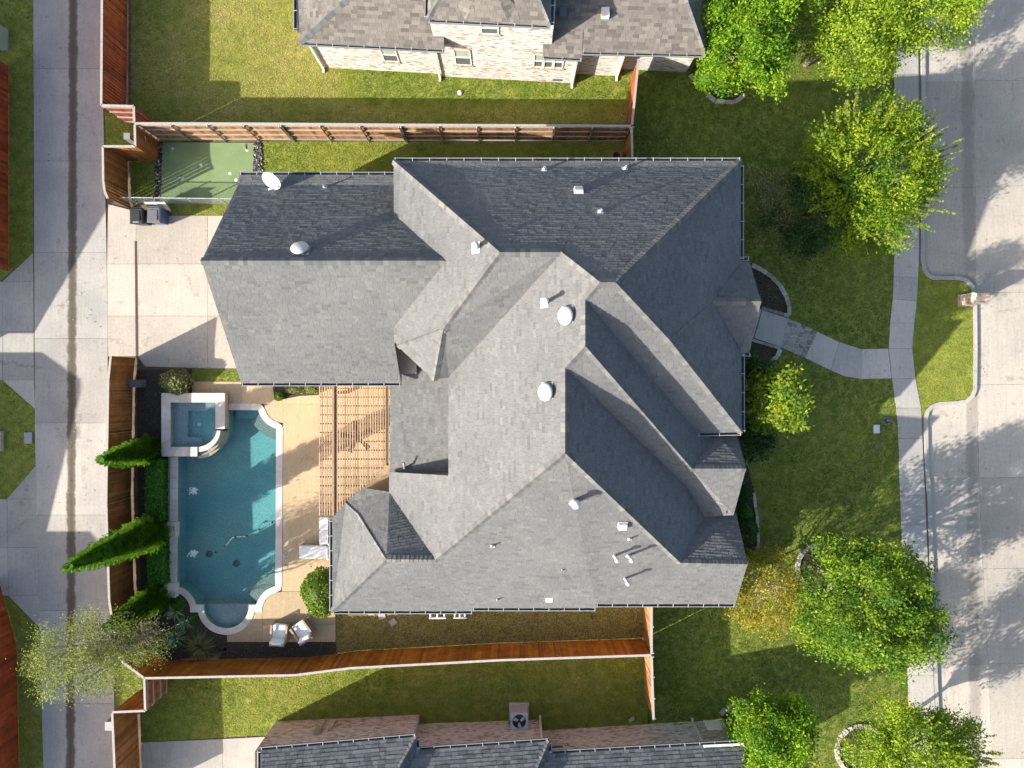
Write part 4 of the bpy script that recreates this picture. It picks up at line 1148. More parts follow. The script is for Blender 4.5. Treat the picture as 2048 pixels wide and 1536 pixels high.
# ---- roof vents
def roofz(px, py, pl): return onplane(px, py, pl)
M['dome'] = plain('acrylic_dome', (0.55, 0.53, 0.50), 0.35, 0, 0.06, 14)
def dome_vent(p, pl, r_=0.36):
    a, b, c = pl; n = Vector((-a, -b, 1)).normalized(); Mx = n.to_track_quat('Z', 'Y').to_matrix()
    t = link(bpy.data.objects.new('roof_turbine_vent', None)); t.location = p; t.rotation_euler = Mx.to_euler(); setparent(t, house)
    one('flashing', M['gutter'], t, lambda m: m.box((-.05, 0, 0.03), (r_ * 1.9, r_ * 1.7, 0.02)), world=False)
    one('collar', M['bronze'], t, lambda m: m.lathe([(r_ * .85, 0.03), (r_ * .85, 0.14)], (0, 0, 0), 24), world=False)
    one('dome', M['dome'], t, lambda m: m.lathe([(r_ * 1.02, .12), (r_ * 1.05, .15), (r_, .19), (r_ * .85, .24), (r_ * .55, .285), (r_ * .25, .30), (0, .305)], (0, 0, 0), 28), world=False)
for px, py, pl in ((1136, 632, plWP), (1096, 784, plWP), (601, 502, plGN)):
    dome_vent(roofz(px, py, pl), pl, 0.31 if px > 700 else 0.33)
def pipe_vent(px, py, pl, h_=0.35, r_=0.05, cap=False, capr=0.0):
    p = roofz(px, py, pl); a, b, c = pl; n = Vector((-a, -b, 1)).normalized(); Mx = n.to_track_quat('Z', 'Y').to_matrix()
    t = link(bpy.data.objects.new('vent_pipe', None)); t.location = p; setparent(t, house)
    one('boot', M['strap'], t, lambda m: (m.box(Vector((0, 0, 0)) + n * .03, (r_ * 5, r_ * 5, .015), M=Mx), m.lathe([(r_ * 2.0, 0.0), (r_ * 1.1, .12)], (0, 0, 0), 12)), world=False)
    one('stack', M['white_metal'], t, lambda m: m.lathe([(r_, -.05), (r_, h_), (r_ * .8, h_), (r_ * .8, h_ - .08), (0, h_ - .08)], (0, 0, 0), 14), world=False)
    if cap:
        one('rain_cap', M['white_metal'], t, lambda m: m.lathe([(capr, h_ - .02), (capr, h_ + .06), (capr * .6, h_ + .13), (0, h_ + .15)], (0, 0, 0), 16), world=False)
pipe_vent(953, 496, plW0, 0.55, .08, True, .12); pipe_vent(1090, 606, plWP, 0.8, .07, True, .1)
plSBw = plane_at(rv, 0, (rv.z - es.z) / (rv.y - es.y)); plSBe = plane_at(g2, 0, (g2.z - g2S.z) / (g2.y - g2S.y))
plSBm = plane_at((rg2b + g2) / 2, *(lambda d: (0, d))((rg2b.z - g2.z) / (rg2b.y - g2.y)))
def on_mesh(px, py):
    """height of the south roof under a pixel: between the known lines"""
    return plane_at(rg2b, 0, (rg2b.z - E_[2].z) / (rg2b.y - E_[2].y))
plSX = on_mesh(0, 0)
pipe_vent(1148, 1002, plSX, 0.75, .11, True, .17)
for px, py, hh in ((1228, 1110, .85), (1256, 1110, .85), (1249, 1155, .9)): pipe_vent(px, py, plSX, hh, .06, True, .1)
for px, py in ((985, 1091), (1259, 1077), (1124, 1138), (995, 1198)): pipe_vent(px, py, plSX, .3, .035)
for px, py in ((1088, 340), (1249, 338), (1200, 424)): pipe_vent(px, py, plN, .35, .045)
pipe_vent(650, 375, plGN, .3, .035)
def box_vent(px, py, pl):
    p = roofz(px, py, pl); a, b, c = pl; n = Vector((-a, -b, 1)).normalized()
    t = link(bpy.data.objects.new('box_vent', None)); t.location = p; t.rotation_euler = Vector(n).to_track_quat('Z', 'X').to_euler() if False else (math.atan(b), -math.atan(a) * 1.0, 0)
    setparent(t, house)
    one('hood', M['white_metal'], t, lambda m: m.raw([(-.17, -.17, .03), (.17, -.17, .03), (.17, .17, .03), (-.17, .17, .03), (-.15, -.15, .17), (.15, -.15, .17), (.15, .15, .15), (-.15, .15, .15)], [(4, 5, 6, 7), (0, 1, 5, 4), (1, 2, 6, 5), (2, 3, 7, 6), (3, 0, 4, 7)]), world=False)
    one('flashing', M['strap'], t, lambda m: m.box((0, 0, .028), (.38, .38, .012)), world=False)
for px, py, pl in ((1157, 383, plN), (1245, 1049, plSX), (1098, 1194, plSX)): box_vent(px, py, pl)
one('porch_vent', M['steel'], house, lambda m: m.tube([(-4.6, -3.6, 3.1), (-4.6, -3.6, 3.55), (-4.6, -3.35, 3.7)], .05, 8))
# white service pipes on the south wall
for px0, px1 in ((858, 892), (907, 933)):
    one('service_pipe', M['white_metal'], house, lambda m: (m.tube([P(px0, 1236, .4), P(px1, 1236, .4)], .05, 8), m.tube([P(px0 + 3, 1226, 1.4), P(px0 + 3, 1233, .1)], .05, 8), m.tube([P((px0 + px1) / 2, 1226, 1.4), P((px0 + px1) / 2, 1235, .2)], .05, 8), m.tube([P(px1 - 3, 1226, 1.2), P(px1 - 3, 1233, .1)], .05, 8)))
print('roof: T1', T1W, T1E, 'R1', R1, 'R2', R2, 'wpN', wpN, 'wpS', wpS, 'rv', rv, 'g1', g1, g1S, 'g2', g2, g2S, 'en', enN, enS, 'mid', mid, 'fc', fc1, fc2, 'gr', gridge, 'yN', yN, yS)
print('nsh', len(rf.sh), len(rf.caps), 'lowN', lowN, lowS, 'hipW', hipW, 'rg2b', rg2b)

# ================================================================== NEIGHBOUR HOUSES
def brick_wall(house, name, a, b, z0, z1, mat, openings=(), proud=0.012, singles=0, holder=None, bl=0.215, bh=0.078):
    """running-bond bricks on the vertical wall a-b (outside on the right when walking a to b); openings (s0,s1,z0,z1)"""
    a = Vector((a[0], a[1], 0)); b = Vector((b[0], b[1], 0)); d = b - a; L = d.length; x = d / L; n = Vector((x.y, -x.x, 0))
    back = MB()
    back.poly([a + Vector((0, 0, z0)), b + Vector((0, 0, z0)), b + Vector((0, 0, z1)), a + Vector((0, 0, z1))])
    w = back.build(name, M['mortar'], house)
    m = MB(); k = 0; row = 0; z = z0
    cand = []
    while z + bh <= z1 + 1e-6:
        s = -random.uniform(0, .01) - (bl / 2 if row % 2 else 0)
        while s < L:
            s0, s1 = max(s, 0), min(s + bl - 0.012, L)
            za, zb = z, z + bh - 0.012
            if s1 - s0 > 0.03 and not any(s1 > o[0] and s0 < o[1] and zb > o[2] and za < o[3] for o in openings):
                cand.append((s0, s1, za, zb))
            s += bl
        z += bh; row += 1
    random.shuffle(cand)
    def addb(mm, q):
        s0, s1, za, zb = q; pr = proud * random.uniform(.6, 1.5); t = random.random()
        A = [a + x * s0 + Vector((0, 0, za)), a + x * s1 + Vector((0, 0, za)), a + x * s1 + Vector((0, 0, zb)), a + x * s0 + Vector((0, 0, zb))]
        B = [p + n * pr for p in A]
        mm.raw(A + B, [(4, 5, 6, 7), (0, 1, 5, 4), (1, 2, 6, 5), (2, 3, 7, 6), (3, 0, 4, 7)], t)
    cand.sort(key=lambda q: -q[3] + random.uniform(0, .5))
    for i, q in enumerate(cand):
        if i < singles:
            mm = MB(); addb(mm, q); mm.build('brick', mat, w)
        else: addb(m, q)
    if m.v: m.build('bricks', mat, w, kind='stuff')
    return w
def on_wall(px, py, a, b):
    """(s, z) where the pixel's ray meets the vertical wall a-b"""
    a = Vector((a[0], a[1], 0)); b = Vector((b[0], b[1], 0)); x = (b - a).normalized(); n = Vector((x.y, -x.x, 0))
    g = P(px, py, 0); c = Vector((0, 0, H)); d = g - c
    t = (a - c).dot(n) / d.dot(n); p = c + d * t
    return (p - a).dot(x), p.z
def window(house, a, b, rect, proud=0.03, panes=1, screen=True, sill=True, sillmat='red_brick'):
    a = Vector((a[0], a[1], 0)); b = Vector((b[0], b[1], 0)); x = (b - a).normalized(); n = Vector((x.y, -x.x, 0))
    s0, s1, z0, z1 = rect
    def q(s, z, k): return a + x * s + Vector((0, 0, z)) + n * k
    m = MB(); m.poly([q(s0, z0, -.06 + .07), q(s1, z0, .01), q(s1, z1, .01), q(s0, z1, .01)])
    win = m.build('window', M['glass'], house)
    fr = MB(); f = 0.055
    for (c0, c1, d0, d1) in ((s0, s1, z0, z0 + f), (s0, s1, z1 - f, z1), (s0, s0 + f, z0, z1), (s1 - f, s1, z0, z1)):
        A = [q(c0, d0, .012), q(c1, d0, .012), q(c1, d1, .012), q(c0, d1, .012)]; B = [p + n * proud for p in A]
        fr.raw(A + B, [(4, 5, 6, 7), (0, 1, 5, 4), (1, 2, 6, 5), (2, 3, 7, 6), (3, 0, 4, 7)])
    zm = (z0 + z1) / 2
    A = [q(s0, zm - .03, .012), q(s1, zm - .03, .012), q(s1, zm + .03, .012), q(s0, zm + .03, .012)]; B = [p + n * proud * 1.2 for p in A]
    fr.raw(A + B, [(4, 5, 6, 7), (0, 1, 5, 4), (1, 2, 6, 5), (2, 3, 7, 6), (3, 0, 4, 7)])
    for i in range(1, panes):
        sm = s0 + (s1 - s0) * i / panes
        A = [q(sm - .06, z0, .012), q(sm + .06, z0, .012), q(sm + .06, z1, .012), q(sm - .06, z1, .012)]; B = [p + n * proud * 1.3 for p in A]
        fr.raw(A + B, [(4, 5, 6, 7), (0, 1, 5, 4), (1, 2, 6, 5), (2, 3, 7, 6), (3, 0, 4, 7)])
    fr.build('frame', M['trim'], win)
    m = MB(); m.poly([q(s0 + f, zm + .03, .016), q(s1 - f, zm + .03, .016), q(s1 - f, z1 - f, .016), q(s0 + f, z1 - f, .016)]); m.build('blind', M['blind'], win)
    if screen:
        m = MB(); m.poly([q(s0 + f, z0 + f, .018), q(s1 - f, z0 + f, .018), q(s1 - f, zm - .03, .018), q(s0 + f, zm - .03, .018)]); m.build('insect_screen', M['screen'], win)
    if sill:
        k = int((s1 - s0 + .2) / .085)
        for i in range(k):
            c0 = s0 - .1 + i * .085
            for zz, hh, pr in ((z0 - .14, .13, .07),) + (((z1 + .02, .16, .03),) if sill == 2 else ()):
                A = [q(c0, zz, 0), q(c0 + .07, zz, 0), q(c0 + .07, zz + hh, 0), q(c0, zz + hh, 0)]; B = [p + n * pr for p in A]
                m = MB(); m.raw(A + B, [(4, 5, 6, 7), (0, 1, 5, 4), (1, 2, 6, 5), (2, 3, 7, 6), (3, 0, 4, 7)], random.random() * .7); m.build('sill_brick', M[sillmat], win)
def downspout(house, x, y, z1, z0=0.0, mat='trim', out=(0, -1), w=.1):
    m = MB(); m.box((x + out[0] * .07, y + out[1] * .07, (z0 + z1) / 2), (w, w * .8, z1 - z0)); m.box((x + out[0] * .14, y + out[1] * .14, z0 + .06), (w, .22, .08))
    m.build('downspout', M[mat], house)

# ---- the pale brick house above
nh = thing('brick_house', 'pale whitewashed brick house with tan shingle roof at the top edge', 'house', P(900, 120))
NA = P(652, 135); NB = P(884, 149); NC = P(1148, 161); dirN = (NC - NA).normalized()
NA2 = NA; NB2 = NA + dirN * (NB - NA).length
nn = Vector((dirN.y, -dirN.x, 0))
HE = 3.7
# main south wall, then the two-storey wall proud of it, then a recessed length to the east
A0 = NA; A1 = NA + dirN * 5.55; B0 = A1 + nn * 0.12; B1 = B0 + dirN * ((NC - A1).length); C0 = B1 - nn * 0.45; C1 = C0 + dirN * 2.1; D0 = C1 - nn * .35; D1 = D0 + dirN * 3.2
def rect_px(wall, p0, p1):
    s0, z0 = on_wall(*p0, *wall); s1, z1 = on_wall(*p1, *wall)
    return (min(s0, s1), max(s0, s1), min(z0, z1), max(z0, z1))
WA, WB, WC, WD = (A0, A1), (B0, B1), (C0, C1), (D0, D1)
def win_rect(wall, px0, px1, ytop, ybot, xshift=0):
    s0, zb = on_wall(px0, ybot, *wall); s1, _ = on_wall(px1, ybot, *wall); _, zt = on_wall((px0 + px1) / 2, ytop, *wall)
    return (s0, s1, zb, zt)
r1 = win_rect(WA, 768, 799, 95, 121); r2 = win_rect(WB, 911, 944, 98, 128); r4 = win_rect(WB, 1066, 1126, 108, 133)
r3 = win_rect(WB, 962, 998, 42, 66)
r5 = win_rect(WB, 1107, 1123, 149, 156)
brick_wall(nh, 'wall', A0, A1, 0.0, 3.5, M['white_brick'], [r1], singles=120)
brick_wall(nh, 'wall', B0, B0 + dirN * 5.0, 0.0, 6.0, M['white_brick'], [r2, r3, r4], singles=180)
brick_wall(nh, 'wall', B0 + dirN * 5.0, B1, 0.0, 3.45, M['white_brick'], [tuple(v - 5.0 if i < 2 else v for i, v in enumerate(r4))])
brick_wall(nh, 'wall', C0, C1, 0.0, 3.5, M['white_brick'])
brick_wall(nh, 'wall', D0, D1, 0.0, 3.5, M['white_brick'])
brick_wall(nh, 'wall', A0 - nn * 9, A0, 0.0, 3.5, M['white_brick'])
brick_wall(nh, 'wall', B0 + dirN * 5.0, B0 + dirN * 5.0 - nn * 5, 3.4, 6.0, M['white_brick'])
brick_wall(nh, 'wall', D1, D1 - nn * 9, 0.0, 3.5, M['white_brick'])
for a_, b_ in ((A1, B0), (B1, C0), (C1, D0)): brick_wall(nh, 'wall', a_, b_, 0, 3.4, M['white_brick']) if (b_ - a_).dot(nn) > 0 else brick_wall(nh, 'wall', b_, a_, 0, 3.4, M['white_brick'])
window(nh, *WA, r1, sill=1); window(nh, *WB, r2, sill=2); window(nh, *WB, r3, sill=1); window(nh, *WB, r4, panes=3, screen=False, sill=2)
one('crawl_vent', M['grey_plastic'], nh, lambda m: m.box(B0 + dirN * ((r5[0] + r5[1]) / 2) + nn * .02 + Vector((0, 0, .3)), (.4, .04, .2), rz=math.atan2(dirN.y, dirN.x)))
for q, z1 in ((A0, 3.4), (B0, 3.4), (B1, 3.3), (C1, 3.4)): downspout(nh, q.x - dirN.x * .1, q.y - .02, z1)
one('corner_board', M['white_brick'], nh, lambda m: m.box(A0 + Vector((.03, .03, 1.7)), (.12, .12, 3.4), tone=.9))
rn = Roof(nh, M['shingle_tan'], 0.15, 0.28, 300); rn.caps = []
a1 = P(600, 84, HE); a2 = P(888, 98.5, HE)
plRA = (0.0, .75, 0); 
def nplane(p, s): 
    """plane rising away from the south wall"""
    return plane_at(p, -nn.x * s, -nn.y * s)
plA = nplane(a1, .75); hip = onplane(703, 0, plA)
rn.face([a1, a2, onplane(888, -130, plA), onplane(830, -130, plA)])
ha = onplane(830, -130, plA)
rn.face([a1, ha, P(592, -130, HE)]); rn.cap(a1, ha)
HB = 6.15
b1 = P(856, 38, HB); b2 = P(1101, 50, HB); plB = nplane(b1, .7)
c1 = P(905, -60, 0); c1 = onplane(905, -50, plB); c2 = onplane(1060, -50, plB)
rn.face([b1, b2, c2, c1]); rn.face([b2, P(1106, -120, HB), c2]); rn.face([b1, c1, P(858, -120, HB)]); rn.cap(b1, c1); rn.cap(b2, c2)
g0 = P(931, 35, HB + .02); g1_ = P(1018, 38, HB + .02); gp = onplane(975, -40, plB) + Vector((0, 0, .5))
rn.face([g0 + nn * .12, g1_ + nn * .12, gp]); rn.face([g1_ + nn * .12, onplane(1030, 10, plB), gp]); rn.face([g0 + nn * .12, gp, onplane(915, 10, plB)]); rn.cap(g0, gp); rn.cap(g1_, gp)
d1 = P(1085, 112, 3.55); d2 = P(1164, 116, 3.55); d3 = P(1164, 103, HE); d4 = P(1411, 108, HE); plD = nplane(d3, .75)
rn.face([d1, d2, onplane(1166, 60, nplane(d2, .75)), onplane(1088, 55, nplane(d1, .75))])
d5 = onplane(1374, 0, plD); d6 = onplane(1330, -130, plD)
rn.face([d3, d4, d6, onplane(1090, -130, plD), onplane(1090, 40, plD)]); rn.face([d4, P(1425, -130, HE), d6]); rn.cap(d4, d6)
rn.finish(60)
for a_, b_, o_ in ((a1, a2, nn), (b1, b2, nn), (d1, d2, nn), (d3, d4, nn), (P(593, -90, HE), P(593, 60, HE), (-1, 0)), (P(1425, -90, HE), P(1412, 100, HE), (1, 0)), (P(858, -60, HB), P(856, 36, HB), (-1, 0)), (P(1106, -60, HB), P(1101, 48, HB), (1, 0))): gutter(nh, a_, b_, o_)
for px, py in ((1126, 28), (1210, 28)):
    p = onplane(px, py, plD)
    one('box_vent', M['trim'] if px > 1200 else M['grey_plastic'], nh, lambda m: m.box(p + Vector((0, 0, .08)), (.32, .38, .25)))

# ---- the darker house below
sh = thing('brick_house', 'pink brown brick house with slate grey roof at the bottom edge', 'house', P(1000, 1480))
S0, S1 = P(552, 1488), P(838, 1431); 
SA0, SA1 = P(553, 1443), P(838, 1430); SB0, SB1 = P(838, 1448), P(1080, 1440); SC0, SC1 = P(1082, 1462), P(1444, 1440)
r6 = None
HS = 3.0
def south_w(a, b, z1, op=(), singles=0):
    return brick_wall(sh, 'wall', b, a, 0.0, z1, M['pink_brick'], op, singles=singles)
def wr(a, b, px0, px1, ytop, ybot):
    s0, _ = on_wall(px0, ytop, b, a); s1, _ = on_wall(px1, ytop, b, a); _, z0 = on_wall((px0 + px1) / 2, ytop, b, a); _, z1 = on_wall((px0 + px1) / 2, ybot, b, a)
    return (min(s0, s1), max(s0, s1), min(z0, z1), min(max(z0, z1), 2.85))
r6 = wr(SC0, SC1, 1096, 1128, 1491, 1507)
south_w(SA0, SA1, 2.85, singles=120); south_w(SB0, SB1, 2.85, singles=120); south_w(SC0, SC1, 2.85, [r6], singles=60)
brick_wall(sh, 'wall', P(552, 1443), P(552, 1640), 0, 2.85, M['pink_brick'])
brick_wall(sh, 'wall', P(1444, 1560), P(1444, 1440), 0, 2.85, M['pink_brick'])
brick_wall(sh, 'wall', SB0, SA1, 0, 2.85, M['pink_brick']); brick_wall(sh, 'wall', SC0, SB1, 0, 2.85, M['pink_brick'])
window(sh, SC1, SC0, r6, screen=True, sill=1, sillmat='pink_brick')
one('meter_box', M['steel'], sh, lambda m: (m.box(P(636, 1466, 1.3), (.35, .18, .45)), m.tube([P(640, 1462, 1.5), P(652, 1440, .2)], .03, 6), m.box(P(660, 1464, 1.2), (.18, .14, .25)), m.tube([P(662, 1460, 1.3), P(674, 1440, .2)], .02, 6)))
one('service_hatch', M['trim'], sh, lambda m: m.box(P(1440, 1452, 1.6) + Vector((-.3, .05, 0)), (.7, .06, .8)))
one('outlet_box', M['trim'], sh, lambda m: m.box(P(964, 1470, 1.4) + Vector((0, .02, 0)), (.12, .1, .16)))
downspout(sh, SB1.x, SB1.y, 2.8, 0, 'trim', (0, 1)); downspout(sh, P(1384, 1445).x, P(1384, 1445).y, 2.8, 0, 'trim', (0, 1))
rs = Roof(sh, M['shingle_blue'], 0.16, 0.3, 300); rs.caps = []
def sroof(e0, e1, y2, x2a, x2b, s=.7):
    a, b = P(*e0, HS), P(*e1, HS); d = (b - a).normalized(); n2 = Vector((-d.y, d.x, 0))
    pl = plane_at(a, -n2.x * s, -n2.y * s)
    c, e = onplane(x2b, y2, pl), onplane(x2a, y2, pl)
    rs.face([a, b, c, e]); return a, b, c, e, n2
q1 = sroof((521, 1501), (832, 1474), 1640, 521, 740)
rs.face([q1[1], P(836, 1640, HS), q1[2]]); rs.cap(q1[1], q1[2])
q2 = sroof((834, 1501), (1097, 1483), 1640, 760, 1030)
rs.face([q2[1], P(1100, 1640, HS), q2[2]]); rs.cap(q2[1], q2[2])
q3 = sroof((1098, 1508), (1492, 1486), 1640, 1000, 1470)
rs.finish(60)
for q in (q1, q2, q3): gutter(sh, q[0], q[1], q[4])
gutter(sh, P(521, 1620, HS), P(521, 1502, HS), (-1, 0)); gutter(sh, P(833, 1476, HS), P(834, 1500, HS), (1, 0)); gutter(sh, P(1097, 1485, HS), P(1098, 1507, HS), (1, 0))
one('fascia', M['trim'], sh, lambda m: m.bar(P(1407, 1492, HS + .04), P(1488, 1488, HS + .04), .1, .05))
sd = setting('neighbour_driveway')
for q in ([(284, 1485), (445, 1478), (445, 1560), (284, 1560)], [(284, 1560), (445, 1560), (445, 1640), (284, 1640)], [(445, 1478), (562, 1472), (562, 1560), (445, 1560)]):
    slab(sd, q, M['walk'], 0.022)

# ================================================================== FENCES
PICK = {}
def picket_mesh(mat, h_, v):
    k = (mat, round(h_, 2), v)
    if k not in PICK:
        m = MB(); w = 0.135 + (0.004 if v else 0); m.raw([(-w / 2, -.009, .03), (w / 2, -.009, .03), (w / 2, .009, .03), (-w / 2, .009, .03), (-w / 2, -.009, h_), (w / 2, -.009, h_), (w / 2, .009, h_), (-w / 2, .009, h_)],
                             [(3, 2, 1, 0), (4, 5, 6, 7), (0, 1, 5, 4), (1, 2, 6, 5), (2, 3, 7, 6), (3, 0, 4, 7)], [.15, .38, .55, .75, .95][v])
        me = m.mesh('picket'); me.materials.append(M[mat]); PICK[k] = me
    return PICK[k]
def fence(label, pts, h_=2.1, mat='wood_orange', rails=0, posts=0, cap=True, gap=0.004, post_step=1.75, zf=None, front=True, base=False):
    """pts: top line in pixels. rails/posts: +1 on the left of the run, -1 on the right, 0 hidden"""
    top = [P(p[0], p[1], h_) for p in pts] if not base else [GP(*p) for p in pts]
    t = thing('wooden_fence', label, 'fence', (top[0].x, top[0].y, gz(top[0].x)), group='wooden privacy fences')
    for A, B in zip(top, top[1:]):
        A = Vector((A.x, A.y, 0)); B = Vector((B.x, B.y, 0)); d = B - A; L = d.length; x = d / L; n = Vector((-x.y, x.x, 0)); ang = math.atan2(x.y, x.x)
        cnt = max(1, int(round(L / (0.139 + gap))))
        for i in range(cnt):
            p = A + x * ((i + .5) * L / cnt)
            o = link(bpy.data.objects.new('picket', picket_mesh(mat, h_, random.choice((0, 1, 1, 2, 2, 2, 3, 3, 4)))))
            o.location = (p.x, p.y, gz(p.x) + random.uniform(-.012, .008)); o.rotation_euler = (random.gauss(0, .004), 0, ang + random.gauss(0, .012))
            setparent(o, t)
        if rails:
            for z in (0.18, h_ * .37, h_ * .68, h_ - .12):
                m = MB(); m.bar(A + n * rails * .035 + Vector((0, 0, gz(A.x) + z)), B + n * rails * .035 + Vector((0, 0, gz(B.x) + z)), .045, .085, tone=random.random()); m.build('rail', M['rail'], t)
        if posts:
            k = max(1, int(round(L / post_step)))
            for i in range(k + 1):
                p = A + x * min(L - .04, max(.04, i * L / k)) + n * posts * .09
                m = MB(); m.lathe([(.035, -.1), (.035, h_ - .02), (.042, h_ - .02), (.042, h_ + .01), (0, h_ + .03)], (p.x, p.y, gz(p.x)), 10); m.build('post', M['steel'], t)
                for z in (h_ * .37, h_ * .68):
                    m = MB(); m.box((p.x - n.x * posts * .03, p.y - n.y * posts * .03, gz(p.x) + z), (.09, .09, .1), rz=ang, tone=.2); m.build('bracket', M['wood_dark'], t)
        if cap:
            m = MB(); m.bar(A + Vector((0, 0, gz(A.x) + h_ + .018)), B + Vector((0, 0, gz(B.x) + h_ + .018)), .1, .03, tone=.9); m.build('cap_rail', M['rail'], t)
    return t
fence('long cedar fence with rails and posts above the putting green and roof', [(269, 247), (560, 248), (800, 250), (1262, 252)], 2.1, 'wood_back', rails=-1, posts=-1)
fence('red fence with light showing through its boards, beside the alley at the top', [(205, -90), (203, 211)], 2.1, 'wood_red', gap=0.012)
fence('short red fence corner with a grey top rail by the alley', [(203, 211), (268, 213), (269, 246)], 2.1, 'wood_red', rails=-1, gap=0.008)
fence('brown fence folding round the nook beside the putting green', [(270, 250), (271, 293), (206, 293), (207, 362), (210, 383), (216, 397)], 2.1, 'wood_dark')
fence('brown fence behind the cypresses between the pool and the alley', [(222, 712), (217, 760), (213, 1003), (219, 1202), (238, 1316)], 2.1, 'wood_dark')
fence('orange stained fence running along the lower side lawn', [(238, 1318), (289, 1356), (590, 1350), (700, 1336), (1000, 1320), (1302, 1310)], 2.1, 'wood_orange')
fence('dark fence corner with a pale rail at the lower alley', [(289, 1358), (291, 1421), (225, 1424)], 2.1, 'wood_dark', rails=1)
fence('dark fence beside the alley in the lower corner', [(225, 1426), (234, 1640)], 2.1, 'wood_dark')
fence('red brown fence across the alley near the upper edge', [(-48, 92), (-48, 528)], 2.1, 'wood_red', rails=-1, posts=-1, post_step=1.58)
fence('curved red fence with grey rails across the alley near the lower edge', [(-70, 1180), (-30, 1325), (-25, 1640)], 2.1, 'wood_red', rails=-1, posts=-1)
fence('short red fence between the pale brick house and the side yard', [(1277, 118), (1264, 250)], 2.1, 'wood_red', rails=1)
fence('dark gate fence beside the terracotta pot', [(1263, 253), (1265, 330)], 2.1, 'wood_dark', rails=1, posts=1)
fence('weathered fence with rails and braces between the house and the front lawn', [(1303, 1200), (1303, 1308)], 2.1, 'wood_back', rails=1, posts=1, post_step=1.1)
fence('weathered fence between the lower back lawn and the front lawn', [(1303, 1312), (1307, 1440)], 2.1, 'wood_back', rails=1, posts=1, post_step=1.1)
# chain-link fence by the bins
cl = thing('chain_link_fence', 'low chain link fence between the putting green and the bins', 'fence', P(400, 405))
A, B = P(268, 407), P(520, 410)
hC = 1.15
d = B - A; L = d.length; x = d / L
for i in range(5):
    p = A + x * (L * i / 4); one('post', M['steel'], cl, lambda m: m.lathe([(.03, 0), (.03, hC + .05), (0, hC + .09)], (p.x, p.y, 0), 10))
one('top_rail', M['steel'], cl, lambda m: m.tube([A + Vector((0, 0, hC)), B + Vector((0, 0, hC))], .022, 8))
one('brace', M['steel'], cl, lambda m: m.tube([A + x * L * .75 + Vector((0, 0, .1)), A + x * L * .98 + Vector((0, 0, hC - .05))], .015, 6))
m = MB(); s_ = 0.1
n = int(L / s_)
for i in range(-int(hC / s_), n):
    for sg in (0, 1):
        a0 = i * s_; pts = []
        x0 = a0; x1 = a0 + hC
        z0_, z1_ = (0.03, hC) if sg == 0 else (hC, 0.03)
        if x0 < 0: t_ = -x0 / (x1 - x0); z0_ = z0_ + (z1_ - z0_) * t_; x0 = 0
        if x1 > L: t_ = (L - x0) / (x1 - x0); z1_ = z0_ + (z1_ - z0_) * t_; x1 = L
        if x1 <= x0: continue
        m.bar(A + x * x0 + Vector((0, 0, z0_)), A + x * x1 + Vector((0, 0, z1_)), .0045, .0045)
m.build('wire_mesh', M['steel'], cl)

# ================================================================== VEGETATION
def leaf_quads(c, size, n_up=0.6, droop=None, asp=0.55):
    """c (n,3) centres -> diamond leaves"""
    n = len(c)
    a = rng.normal(0, 1, (n, 3)); a /= np.linalg.norm(a, axis=1)[:, None]
    nr = rng.normal(0, 1, (n, 3)); nr[:, 2] = np.abs(nr[:, 2]) + n_up; nr /= np.linalg.norm(nr, axis=1)[:, None]
    u = np.cross(nr, a); u /= np.linalg.norm(u, axis=1)[:, None] + 1e-9
    v = np.cross(nr, u)
    s = (size * rng.uniform(0.45, 1.4, n))[:, None]
    V = np.stack([c - u * s, c + v * s * asp, c + u * s, c - v * s * asp], 1).reshape(-1, 3)
    return V, np.arange(4 * n).reshape(-1, 4)
def dirnoise(d, seed):
    return (np.sin(d[:, 0] * 4.1 + seed) * np.sin(d[:, 1] * 3.7 + seed * 1.7) + np.sin(d[:, 2] * 5.3 + d[:, 0] * 2.2 + seed * .6) * .7 + .5 * np.sin(d[:, 0] * 9 + d[:, 1] * 8 + seed)) / 2.0
def crown_points(c, r, nclump, per, sig, seed, shell=0.45, bumpy=0.28, keep=0.8, low=-0.55):
    d = rng.normal(0, 1, (nclump * 3, 3)); d /= np.linalg.norm(d, axis=1)[:, None]
    d = d[d[:, 2] > low]
    d = d[:nclump]
    n = len(d)
    rad = rng.uniform(shell, 1.0, n) ** 0.6 * (1 + bumpy * dirnoise(d, seed))
    cc = d * rad[:, None] * np.array(r) + np.array(c)
    k = rng.uniform(0, 1, n) < keep
    cc = cc[k]; n = len(cc)
    pts = np.repeat(cc, per, 0) + rng.normal(0, 1, (n * per, 3)) * np.array([sig, sig, sig * .7])
    tone = np.repeat(rng.normal(0.46, 0.2, n), per) + rng.normal(0, .17, n * per)
    return cc, pts, np.clip(tone, 0, 1)
def limb(m, a, b, r0, r1, wob=0.12, n=5, sides=6):
    pts = []; rr = []
    for i in range(n + 1):
        u = i / n; p = Vector(a).lerp(Vector(b), u)
        k = wob * math.sin(u * math.pi)
        p += Vector((random.gauss(0, k), random.gauss(0, k), k * .8)); pts.append(p); rr.append(r0 + (r1 - r0) * u)
    m.tube(pts, rr, sides, random.random(), caps=False)
    return pts
